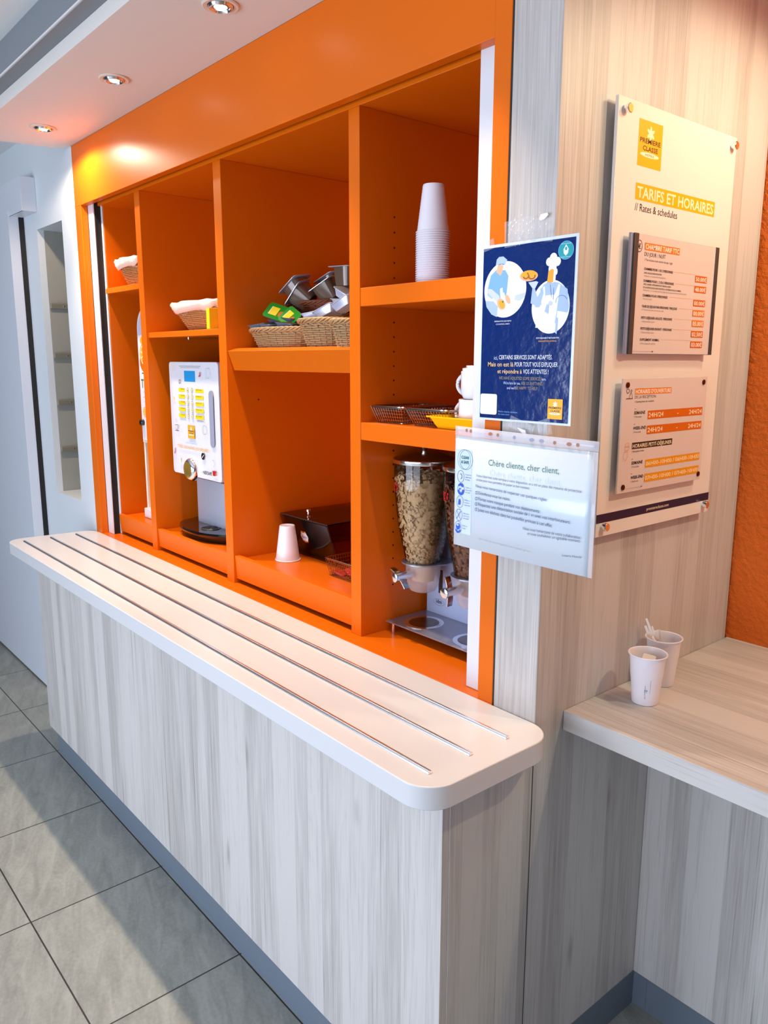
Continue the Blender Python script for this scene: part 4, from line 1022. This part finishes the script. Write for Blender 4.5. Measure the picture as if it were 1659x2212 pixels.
rows = [(516.6, 192.6, 'CHAMBRE POUR 1 OU 2 PERSONNES', [(510, 152, 'AVEC SALLE DE BAIN PRIVATIVE', 1), (504.6, 168, '// Room for 1 or 2 people with private bathroom', 0)], 505.5, '50.00€', 'deep_orange'),
        (494.6, 199, 'CHAMBRE POUR 1, 2 OU 3 PERSONNES', [(489, 189, 'AVEC LAVABO, RÉFRIGÉRATEUR ET MICRO-ONDES', 1), (483, 228, "ET UN ESPACE DOUCHES/TOILETTES À L'EXTÉRIEUR DE LA CHAMBRE", 1), (478, 250, '// Room for 1, 2 or 3 people with sink, fridge and microwave and shower and toilet outside', 0)], 485, '48.00€', 'deep_orange'),
        (467.5, 178.7, 'CHAMBRE POUR 5 PERSONNES', [(462, 123, '// Room for 5 people', 0)], 457.3, '00.00€', 'deep_orange'),
        (447, 218, 'TAXE DE SÉJOUR PAR PERSONNE / PAR JOUR', [(441.6, 168, '// Tourist tax per person per day', 0)], 436.6, '00.00€', 'orange'),
        (425.6, 201.5, 'PETIT-DÉJEUNER ADULTE / PERSONNE', [(419.4, 138, '// Adult breakfast / person', 0)], 415.8, '05.00€', 'orange'),
        (405, 202.6, 'PETIT-DÉJEUNER ENFANT / PERSONNE', [(398.6, 138, '// Children breakfast / person', 0)], 394, '02.50€', 'deep_orange'),
        (384, 158, 'SUPPLÉMENT ANIMAL', [(377.5, 145, '// Pet surcharge and conditions', 0)], 372.6, '03.00€', 'deep_orange')]
for v, u1, s_, subs, pv, price, pc in rows:
    I.text(s_, 89.5, v, u1, 4.6, 'black', 1, 0.02)
    for sv, su, st, bo in subs: I.text(st, 90, sv, su, 3.0, 'black' if bo else 'grey', 1, 0.012 if bo else 0)
    I.line([(u1+6, v+3.4), (281, v+3.4)], 0.35, 'amber'); I.rect(280, pv, 327.5, pv+13.2, pc); I.text(price, 282.5, pv+2.2, 325.5, 8.4, 'white', 2, 0.01)
I.rect(69, 363.2, 134, 363.6, 'grey'); I.rect(134, 362.6, 138, 364.4, 'black')
I.build(hp2, 'lettering')
B().box(0.0203, 0.029, 0.25, 0.45, 1.66, 1.79).build('holder_spacer', LGREY, hp)
# opening hours plate
op = B().box(0.031, 0.0345, 0.1835, 0.5065, 1.338, 1.5645).build('opening_hours_plate', ACRP, sg, bevel=0.0006); op['label'] = 'pale rose opening hours plate'
B().box(0.0203, 0.031, 0.25, 0.45, 1.38, 1.52).build('plate_spacer', LGREY, op)
for y, z in ((0.199, 1.552), (0.490, 1.553), (0.496, 1.351), (0.203, 1.350)): 
    B_ = B().lathe([(0.0055, 0.0347), (0.0055, 0.0365), (0.0045, 0.037)], (0, 0, 0), 20, M); B_.v = [(p[0], p[1]+y, p[2]+z) for p in B_.v]; B_.build('plate_screw', mat('dark_screw_cap', srgb(90, 50, 40), 0.2, 0.9, bump=0.02) if 'dark_screw_cap' not in bpy.data.materials else bpy.data.materials['dark_screw_cap'], op)
I = Ink((0.0345, 0.139, 1.253), (0, 1, 0), (0, 0, 1), (1, 0, 0))
I.rect(87.4, 279.8, 222, 291.7, 'orange'); I.text("HORAIRES D'OUVERTURE", 90, 281.8, 220, 8.2, 'white', 2, 0.015)
I.text('DE LA RÉCEPTION', 87.8, 272, 163.2, 6.2, 'black', 1, -0.006); I.text('// Opening hours for reception', 88.4, 264, 157.4, 4, 'black')
for v, a, b_, s1, s2, cc in ((240.8, 229, 246.4, 'SEMAINE', '// Weekdays', 'deep_orange'), (210.4, 198.7, 216.2, 'WEEK-END', '// Week-ends', 'deep_orange')):
    I.text(s1, 88.3, v, 128 if 'SEM' in s1 else 135, 6.4, 'black', 1, 0.02); I.text(s2, 88.3, v-6.6, 116, 3.8, 'grey'); I.rect(138, a, 355, b_, cc); I.line([(90, v+11), (94, v+11)], 0.8, 'black')
    I.text('24H/24', 141, a+4, 197, 9.6, 'cream', 2, 0.008); I.text('-', 251, a+5, 256, 8, 'cream', 2, 0.02); I.text('24H/24', 299, a+4, 352, 9.6, 'cream', 2, 0.008)
I.rect(88, 171.6, 238.4, 184.6, 'black'); I.text('HORAIRES PETIT-DÉJEUNER', 90.5, 174, 236, 7.8, 'cream', 2, 0.012); I.text('// Breakfast times', 88.2, 165, 132, 3.8, 'black')
for v, a, b_, s1, s2, s3 in ((140.6, 130, 146.6, 'SEMAINE', '// Weekdays', '06H00-10H00 / 06H00-10H00'), (110.9, 100.2, 117.3, 'WEEK-END', '// Week-ends', '07H00-10H00 / 07H00-10H00')):
    I.text(s1, 90, v, 130 if 'SEM' in s1 else 136, 6.4, 'black', 1, 0.02); I.text(s2, 90.4, v-6.8, 118, 3.8, 'grey'); I.rect(140, a, 357, b_, 'amber'); I.text(s3, 142.5, a+4.2, 355, 8.8, 'cream', 2, 0.004); I.line([(90, v+11), (94, v+11)], 0.8, 'black')
I.ring(62.4, 287.5, 4.6, 4.2, 1, 'black'); I.ring(73.7, 287.5, 2.3, 2.2, 0.9, 'black'); I.line([(57, 272.6), (79, 272.6)], 1.2, 'black'); I.line([(68, 273), (70, 281), (73, 284), (76, 281), (79, 273)], 0.9, 'black')
I.line([(62, 178), (78, 178), (76, 171), (64, 171), (62, 178)], 0.7, 'orange'); I.ring(70, 182, 6, 4, 0.6, 'orange'); I.line([(61, 168), (59, 157), (66, 150), (74, 158), (73, 168), (61, 168)], 0.6, 'orange')
I.rect(58, 92.6, 128, 93, 'grey'); I.rect(128, 92.2, 132, 93.8, 'black')
I.build(op, 'lettering')

# ================================================================== BLUE POSTER
po = empty('laminated_poster', (-0.057, -0.004, 1.65), label='blue laminated poster with two chef drawings taped across the frame', cat='poster')
B().box(-0.170, 0.055, -0.0046, -0.0036, 1.484, 1.812).build('poster_sheet', mat('laminated_white', srgb(222, 234, 252), 0.15, bump=0.2, bscale=40, coat=0.6), po)
I = Ink((-0.170, -0.0046, 1.485), (1, 0, 0), (0, 0, 1), (0, -1, 0))
I.d['navy_panel'] = B()
INKS['navy_panel'] = NAVY
I.rect(6.2, 3.0, 219.5, 321.8, 'navy_panel', 1)
# left oval: baker seen against a pale oval
I.ell(62, 244, 51.5, 51, 'poster_white', 2, 60)
I.poly([(26, 272), (40, 281), (62, 279), (70, 268), (67, 238), (64, 229), (60, 240), (52, 226), (38, 230), (30, 246), (19, 248)], 'sky', 3)
I.poly([(19, 248), (30, 244), (36, 232), (30, 228), (18, 236)], 'pale_blue', 4)
I.poly([(15, 246), (22, 238), (44, 222), (52, 224), (48, 234), (30, 246)], 'lilac', 4)
I.poly([(14, 226), (34, 224), (46, 214), (44, 194.5), (30, 200), (17, 214)], 'pale_blue', 3)
I.poly([(43, 290), (40, 277), (50, 270), (55, 277), (57, 288)], 'peach', 4)
I.poly([(40, 300), (38, 290), (60, 288), (66, 297), (56, 304), (46, 304)], 'pale_blue', 5); I.line([(45, 290), (51, 291)], 0.8, 'navy', 6); I.line([(53, 291), (58, 290)], 0.8, 'navy', 6)
I.ell(54, 218, 12, 9, 'peach', 5, 20, -0.8); I.ell(56, 217, 9, 6, 'gold', 6, 20, -0.8); I.ell(58, 222, 2, 2, 'leaf', 7, 10); I.ell(70, 226, 10, 5, 'peach', 5, 16, -1.0); I.poly([(88, 232), (112, 236), (111, 228), (98, 222), (86, 224)], 'lilac', 3)
I.poly([(50, 246), (56, 248), (58, 236), (64, 230), (52, 228)], 'white', 5)
# right oval: cook with a tray of pastries
I.ell(170, 207.5, 42, 46.5, 'poster_white', 3, 60)
I.poly([(152, 246), (166, 252), (186, 248), (206, 236), (211, 206), (208, 196), (186, 200), (184, 178), (180, 180), (184, 228), (160, 228), (150, 218), (144, 210)], 'pale_blue', 4)
I.poly([(148, 240), (156, 244), (158, 226), (176, 222), (186, 246), (190, 244), (184, 196), (180, 172), (138, 172), (142, 206), (150, 222)], 'poster_white', 5)
I.poly([(128, 243), (134, 240), (138, 228), (148, 218), (152, 244), (146, 240), (150, 212), (140, 209), (125, 216)], 'pale_blue', 5)
I.poly([(128, 243), (134, 241), (140, 226), (152, 242), (154, 232), (146, 208), (137, 208), (126, 224)], 'pale_blue', 5)
I.poly([(118, 253), (136, 254), (141, 252), (134, 241), (128, 242)], 'lilac', 6)
I.ell(118.5, 264.5, 21, 9.5, 'peach', 6, 30, -0.03); I.ell(119, 266, 18.5, 8.2, 'gold', 7, 30, -0.03); I.ring(112, 265, 6, 5, 2.6, 'brown', 8, 14, 200, 420); I.ring(126, 263, 7, 4.4, 2.6, 'brown', 8, 14, 160, 380)
I.poly([(163, 273), (167, 290), (181, 286), (180, 268), (179, 250), (172, 248), (166, 252)], 'poster_white', 5)
I.poly([(161, 250), (163, 269), (171, 273), (175, 270), (174, 249)], 'gold', 6); I.line([(166, 276), (169, 277)], 0.8, 'navy', 7); I.line([(172, 276), (176, 277)], 0.8, 'navy', 7); I.ell(180.5, 267, 2.6, 5.4, 'poster_white', 6, 12)
for u, v, r_ in ((164, 285, 7), (173, 291, 8), (182, 284, 7.4), (173, 282, 7)): I.ell(u, v, r_, r_*1.05, 'poster_white', 6, 24)
I.rect(165.5, 272, 179, 284, 'poster_white', 6); I.line([(176, 240), (176, 220)], 0.6, 'bluegrey', 7); I.ring(194, 216, 12, 10, 0.6, 'bluegrey', 7, 14, 20, 190); I.poly([(162, 212), (167, 212), (166, 196), (158, 200)], 'pale_blue', 7); I.ell(170, 214, 4.5, 3.6, 'lilac', 8, 14); I.poly([(184, 188), (188, 188), (187, 160), (183, 162)], 'pale_blue', 7)
I.line([(168, 246), (172, 224)], 0.5, 'bluegrey', 7)
I.ell(199.5, 301.3, 16.6, 15.6, 'sky', 2, 36); I.ell(199.5, 301.3, 15.8, 14.8, 'teal', 3, 36); I.poly([(194, 303), (199.5, 311), (205, 303), (204, 296), (199.5, 292), (195, 296)], 'poster_white', 4); I.ell(199.5, 304, 2.4, 3, 'teal', 5, 12)
I.text('DEMARCHE SANITAIRE', 189, 311.5, 210, 1.6, 'poster_white', 4); I.text('SANITARY APPROACH', 189, 289.3, 210, 1.6, 'poster_white', 4)
I.text('PRÉPARATION DES REPAS', 39, 185.2, 80.6, 2.6, 'poster_white', 3); I.text('COOKING AREA', 43, 180, 77, 2.4, 'poster_white', 3)
I.text('PETIT DÉJEUNER ET RESTAURATION', 141.5, 152, 192.3, 3.0, 'poster_white', 3); I.text('BREAKFAST AND CATERING', 147, 146.6, 187, 2.8, 'gold', 3)
I.text('ici,', 40.6, 115, 50.5, 7.5, 'lilac', 3); I.text('CERTAINS SERVICES SONT ADAPTÉS.', 53, 115.6, 179.6, 8.2, 'poster_white', 3)
I.text('Mais on est là', 25.3, 102.4, 89.5, 8.4, 'honey', 3, 0.012); I.text('POUR TOUT VOUS EXPLIQUER', 92.5, 102.4, 192.4, 8.6, 'poster_white', 3)
I.text('et répondre à', 50.3, 89.5, 110.5, 8.2, 'honey', 3, 0.012); I.text('VOS ATTENTES !', 113.6, 89.5, 172.5, 8.4, 'poster_white', 3)
I.text('WE HAVE ADJUSTED SOME SERVICES', 54.7, 77.8, 156, 6.2, 'tan', 3); I.text('here.', 157.7, 77.8, 168, 5.6, 'lilac', 3)
I.text("We're here for you,", 66, 69, 108, 5.6, 'lilac', 3); I.text('ASK US ANYTHING', 110, 69, 160, 6, 'tan', 3)
I.text("and we'll", 75.2, 60, 96.5, 5.4, 'lilac', 3); I.text('BE HAPPY TO HELP.', 97.8, 60, 150, 6, 'tan', 3)
I.rect(8, 10, 51, 49.5, 'poster_white', 3, 4)
I.text('Notre charte sanitaire', 55, 15.6, 103.5, 3.4, 'sky', 3); I.text('Our sanitary charter', 55, 10.6, 84, 2.8, 'sky', 3)
logo(I, 174, 9.4, 207, 45.4, 3)
I.build(po, 'printed_artwork')
for x, z, wd, h_, rot in ((-0.150, 1.812, 0.030, 0.018, 0.2), (-0.075, 1.828, 0.070, 0.046, 0.05), (-0.022, 1.826, 0.05, 0.04, -0.1), (0.0, 1.478, 0.03, 0.03, 0.3), (-0.055, 1.477, 0.06, 0.022, -0.3)):
    c, s_ = math.cos(rot), math.sin(rot); q = [(-wd/2, -h_/2), (wd/2, -h_/2), (wd/2, h_/2), (-wd/2, h_/2)]
    tp_ = B(); tp_.prism([(x + a*c - b_*s_, z + a*s_ + b_*c) for a, b_ in q], 'y', -0.0078, -0.0075); tp_.build('adhesive_tape', TAPE, po)['label'] = 'clear crinkled tape'
# bright crumpled tape flecks
fk = B(); random.seed(11)
for _ in range(46):
    x = random.gauss(-0.070, 0.017); z = random.gauss(1.833, 0.012); s_ = random.uniform(0.0006, 0.0028); a = random.uniform(0.3, 1.6)
    fk.prism([(x, z), (x+s_*1.6*math.cos(a), z+s_*2.2*math.sin(a)), (x+s_*0.8*math.cos(a+1.2), z+s_*math.sin(a+1.2))], 'y', -0.0082, -0.0079)
fk.prism([(-0.030, 1.846), (-0.026, 1.852), (-0.012, 1.853), (-0.010, 1.849), (-0.018, 1.843), (-0.028, 1.841)], 'y', -0.0082, -0.0079)
fk.prism([(-0.064, 1.474), (-0.044, 1.470), (-0.040, 1.458), (-0.046, 1.460)], 'y', -0.0082, -0.0079)
fk.build('tape_creases', mat('tape_crease', srgb(240, 246, 255), 0.2, bump=0.2), po)['label'] = 'bright creases of the tape'

# ================================================================== NOTICE IN A PLASTIC SLEEVE
no = empty('sleeved_notice', (-0.04, -0.021, 1.34), label='white notice to guests in a punched clear sleeve below the blue poster', cat='notice')
def curve_y(x): return -0.0175 - 0.004*math.sin((x+0.22)*9.0)
def sheetmesh(u0, u1, vfun0, vfun1, yo, nseg=24):
    b = B(); vs = []; fs = []
    for i in range(nseg+1):
        x = u0 + (u1-u0)*i/nseg
        vs += [(x, curve_y(x)+yo, vfun0(x)), (x, curve_y(x)+yo, vfun1(x))]
    for i in range(nseg): fs.append((2*i, 2*i+2, 2*i+3, 2*i+1))
    b.add(vs, fs); return b
f_ = lambda a, b_, u0, u1: (lambda x: a + (b_-a)*(x-u0)/(u1-u0))
sheetmesh(-0.2165, 0.117, f_(1.222, 1.2215, -0.2165, 0.117), f_(1.449, 1.4445, -0.2165, 0.117), 0).build('paper_sheet', PAPER, no, solid=0.0004)
# sleeve margins: punched strip on top, seam at the right
st = sheetmesh(-0.2165, 0.127, f_(1.4495, 1.4450, -0.2165, 0.127), f_(1.4685, 1.4630, -0.2165, 0.127), -0.001)
st.build('punched_strip', FILM, no, solid=0.0003)['label'] = 'whitish punched film strip'
sheetmesh(0.1175, 0.1265, f_(1.2215, 1.2215, 0.117, 0.127), f_(1.445, 1.444, 0.117, 0.127), -0.001, 4).build('sleeve_seam', FILM, no, solid=0.0003)
SHADE = mat('punched_hole_tint', srgb(170, 120, 92), 0.6, bump=0.02)
class CInk(Ink):
    def P(s, u, v, k):
        p = s.O + s.U*(u/1000) + s.V*(v/1000); return Vector((p.x, curve_y(p.x) - 0.0005 - 0.000008*s.n - (0.0012 if k >= 8 else 0), p.z))
    def poly(s, pts, col, k=None):
        return super().poly(pts, col, k)
I = CInk((-0.217, 0, 1.222), (1, 0, 0), (0, 0, 1), (0, -1, 0))
I.rect(3, 27, 50, 200, 'sidebar', 1)
I.ring(27, 180, 18.5, 20, 0.7, 'green', 2); I.ring(33, 180, 18.5, 20, 0.7, 'green', 2); I.text('CLEAN', 19, 181.5, 41, 6, 'green', 2, 0.03); I.text('& SAFE', 19, 172, 41, 6, 'green', 2, 0.03)
for (u, v), tx in zip(((18.8, 144.6), (20.3, 118.6), (18, 92.4), (16, 64.6), (14.8, 38.8)), (('Se laver très', 'régulièrement', 'les mains'), ('Tousser ou', 'éternuer dans', 'son coude'), ('Utiliser un', 'mouchoir à', 'usage unique'), ('Saluer sans se', 'serrer la main', 'embrassades'), ('Porter un', 'masque', ''))):
    I.ring(u, v, 9.6, 12.2, 0.7, 'bluegrey', 2)
    for j, s_ in enumerate(tx):
        if s_: I.text(s_, u+13, v+4-j*5, u+13+min(17, 1.5*len(s_)), 3, 'bluegrey', 2)
I.ring(20, 145, 3, 5, 1.2, 'bluegrey', 2, 12, -90, 120)
I.ring(20.3, 118.6, 7.2, 9.6, 4.2, 'blue', 2, 20, 200, 350); I.ring(20.3, 118.6, 7.2, 9.6, 4.2, 'blue', 2, 16, 40, 130); I.ell(18, 119, 2, 2, 'blue', 2, 10)
I.poly([(14.5, 86), (20, 86), (19, 97), (17, 99), (15.5, 96)], 'blue', 2)
I.line([(10, 56), (22, 73)], 1, 'bluegrey', 2); I.line([(22, 56), (10, 73)], 1, 'bluegrey', 2)
I.ell(14.8, 40, 5.5, 6.5, 'blue', 2, 18); I.ring(14.8, 38.8, 7.4, 10, 3, 'blue', 2, 12, 215, 325); I.ell(14.8, 43.5, 3, 2, 'sidebar', 3, 10)
def tl(s_, u0, v0, u1, v1, hh, col, bold=0.0): I.text(s_, u0, v0, u1, hh, col, 2, bold, v1=v1)
tl('Chère cliente, cher client,', 97, 175.5, 266, 177, 12.5, 'green', 0.0)
tl("Votre hôtel met cette terrasse à votre disposition, et a mis en place des mesures de protection", 64.5, 149.5, 314.7, 149.0, 5.6, 'bluegrey')
tl("strictes pour vous permettre de passer un bon moment.", 64.8, 141.5, 201, 141, 5.4, 'bluegrey')
tl('Nous vous remercions de respecter ces quelques règles:', 63.9, 128.3, 242, 124.4, 6.2, 'bluegrey')
for s_, v0, u1, v1 in (('Désinfectez-vous les mains.', 114.8, 154.8, 113.2), ('Portez votre masque pendant vos déplacements.', 103.0, 227.2, 100.2), ('Respectez une distanciation sociale de 1 m avec vos interlocuteurs.', 92.0, 295, 90.6), ('Jetez vos déchets dans les poubelles prévues à cet effet.', 81.0, 255.8, 78)):
    tl(s_, 72, v0, u1, v1, 6.4, 'bluegrey', 0.003); I.line([(64, v0), (68.5, v0), (68.5, v0+5), (64, v0+5), (64, v0)], 0.8, 'black', 2)
tl('Nous vous remercions de votre collaboration', 189.5, 63, 317, 66.6, 5.6, 'bluegrey'); tl('et vous souhaitons un agréable moment.', 200.5, 55, 317.3, 60.4, 5.6, 'bluegrey')
tl('Pour en savoir plus sur notre engagement sanitaire, flashez ce QR code.', 76, 24, 209, 22, 2.8, 'softgrey'); tl('Louvre Hotels', 281, 28.6, 321, 32.4, 4.2, 'bluegrey')
I.build(no, 'printed_text')
I = CInk((-0.217, 0, 1.222), (1, 0, 0), (0, 0, 1), (0, -1, 0)); INKS['hole'] = SHADE
for u, v in ((33.2, 239.2), (45, 238.5), (98.6, 236.7), (117.9, 236.1), (159.3, 234.5), (200.9, 233.2), (223.3, 232.8), (252.6, 232.1), (283.5, 231.9), (301.5, 232)):
    ru = 5.4 if u in (98.6, 200.9, 223.3, 283.5) else 3.4
    INK_C = 'hole' if (u > 230 or 90 < u < 125 or u < 50) else 'slate'
    I.ell(u, v, ru, 3.4, INK_C, 8, 16)
for o in I.build(no, 'punched_hole'): o['label'] = 'round punched holes'

# ================================================================== CUPS ON THE DESK
def upright_cup(loc, label, h=0.108):
    t = empty('drinking_cup', loc, label=label, cat='cup', group='plastic cups on the desk')
    pr = [(0.0004, 0.002), (0.0245, 0.002), (0.0255, 0.0), (0.0268, 0.001)]
    for i in range(1, 9):
        f = i/8; rr_ = 0.0268 + (0.0365-0.0268)*f; 
        if 0.55 < f < 0.7: rr_ += 0.0006
        pr.append((rr_, h*f - 0.003))
    pr += [(0.0390, h-0.0035), (0.0402, h-0.0015), (0.0392, h), (0.0370, h-0.001), (0.0355, h-0.006), (0.0258, 0.006), (0.0004, 0.005)]
    b = lathe_closed(B(), pr, (0, 0, 0), 48)
    b.build('cup_body', CUPM, t, world=False)
    return t
c1 = upright_cup((0.083, 0.258, 0.8952), 'white plastic cup of milk pods nearer the desk front edge')
I = Ink((0.083+0.0262, 0.258-0.0262*0.55, 0.905), (0.75, 0.66, 0), (0, 0, 1), (0.66, -0.75, 0))
c2 = upright_cup((0.052, 0.372, 0.8952), 'white plastic cup holding stirrers and spoons against the partition')
# print on the front cup, wrapped around its side
def wrap_text(s_, cx, cy, z0, h, a0, a1, rfun, col, parent, vert=False):
    vs, fs = text_geo(s_, 0.01); xa = min(p[0] for p in vs); xb = max(p[0] for p in vs); pts = []
    for p in vs:
        if vert: z = z0 + (p[0]-xa)/(xb-xa)*h; a = math.radians(a0 + (a1-a0)*(1-p[1]))
        else: z = z0 + p[1]*h; a = math.radians(a0 + (a1-a0)*(p[0]-xa)/(xb-xa))
        r_ = rfun(z)+0.0004; pts.append((cx + r_*math.cos(a), cy + r_*math.sin(a), z))
    return B().add(pts, fs).build('cup_print', INKS[col], parent, smooth=False)
cr_ = lambda z: 0.0268 + (0.0365-0.0268)*((z-0.8952+0.003)/0.108)
wrap_text('gobelet', 0.083, 0.258, 0.912, 0.030, -66, -60, cr_, 'softgrey', c1, True)
wrap_text('recyclable', 0.083, 0.258, 0.925, 0.030, -46, -42, cr_, 'softgrey', c1, True)
wrap_text('PP', 0.083, 0.258, 0.926, 0.010, -64, -52, cr_, 'slate', c1)
# contents of the front cup
CRM = mat('cream_foil', srgb(244, 232, 224), 0.35, bump=0.05)
mk = empty('milk_pod'); B().lathe([(0.009, 0), (0.011, 0.012), (0.013, 0.0125), (0.013, 0.0135)], (0, 0, 0), 20).build('pod_cup', CRM, mk, world=False)
o_ = B().prism(rrect(0.013, 0.013, 0.003), 'z', 0.0137, 0.0142).build('pod_lid', CRM, mk, world=False); B().box(-0.002, 0.006, -0.010, -0.003, 0.0142, 0.0145).build('pod_print', INKS['brown'], o_, world=False)
index(mk)
for i, (loc, rot, lab) in enumerate([((0.079, 0.270, 0.976), (0.8, 0.1, 0.3), 'square lidded milk pod tilted up in the front cup'), ((0.094, 0.252, 0.972), (0.2, 0.2, 0.8), 'milk pod lying at the right side in the front cup'), ((0.074, 0.247, 0.970), (0.1, -0.1, 0.1), 'milk pod lying at the left side in the front cup')]):
    o = mk if i == 0 else dup(mk)
    o.location = loc; o.rotation_euler = rot; tagp(o, lab, 'milk pod', 'milk pods in the front cup')
# stirrers in the back cup
STIR = mat('white_stirrer_plastic', srgb(246, 238, 232), 0.35, bump=0.01)
def stirrer(p0, p1, wd, label, name='stirrer', taper=0.5):
    a = Vector(p0); b_ = Vector(p1); t_ = (b_-a).normalized(); s_ = t_.cross(Vector((0.6, -0.8, 0))).normalized(); n_ = t_.cross(s_)
    bb_ = B(); vs = []
    for p, w2 in ((a, wd*taper), (a.lerp(b_, 0.7), wd), (b_, wd*0.75)):
        for q, r_ in ((-1, -1), (1, -1), (1, 1), (-1, 1)): vs.append(p + s_*(q*w2/2) + n_*(r_*0.0007))
    fs = [(0, 1, 2, 3)[::-1], (8, 9, 10, 11)]
    for j in (0, 4): fs += [(j+i, j+(i+1) % 4, j+4+(i+1) % 4, j+4+i) for i in range(4)]
    bb_.add(vs, fs); o = bb_.build(name, STIR, loc=tuple(a), bevel=0.0004)
    tagp(o, label, 'stirrer', 'stirrers in the back cup'); return o
stirrer((0.060, 0.385, 0.905), (0.018, 0.352, 1.040), 0.006, 'tallest white stirrer leaning left in the back cup')
stirrer((0.062, 0.380, 0.905), (0.033, 0.352, 1.026), 0.005, 'thin white stirrer right of the tallest one')
stirrer((0.055, 0.385, 0.905), (0.012, 0.360, 1.020), 0.007, 'broad white stirrer at the far left of the back cup')
stirrer((0.045, 0.385, 0.905), (0.047, 0.350, 1.022), 0.005, 'white stirrer standing upright at the right of the bunch')
stirrer((0.048, 0.390, 0.905), (0.040, 0.372, 1.016), 0.005, 'short white stirrer hidden behind the bunch')
# spoon bowl end in the back cup
sb_ = B(); vs = []; fs = []
for j in range(7):
    for i in range(9):
        u = (i/8-0.5)*2; v = j/6; vs.append((0.040 + u*0.009*math.sin(PI*min(1, v*0.9+0.15)), 0.349 - 0.004*(1-u*u), 0.980 + 0.026*v))
for j in range(6):
    for i in range(8): k = j*9+i; fs.append((k, k+1, k+10, k+9))
o = sb_.add(vs, fs).build('spoon', STIR, loc=(0.04, 0.35, 0.98), solid=0.001); tagp(o, 'small white plastic spoon bowl showing in the back cup', 'spoon')

bpy.data.objects.remove(_to); bpy.data.curves.remove(_tc)
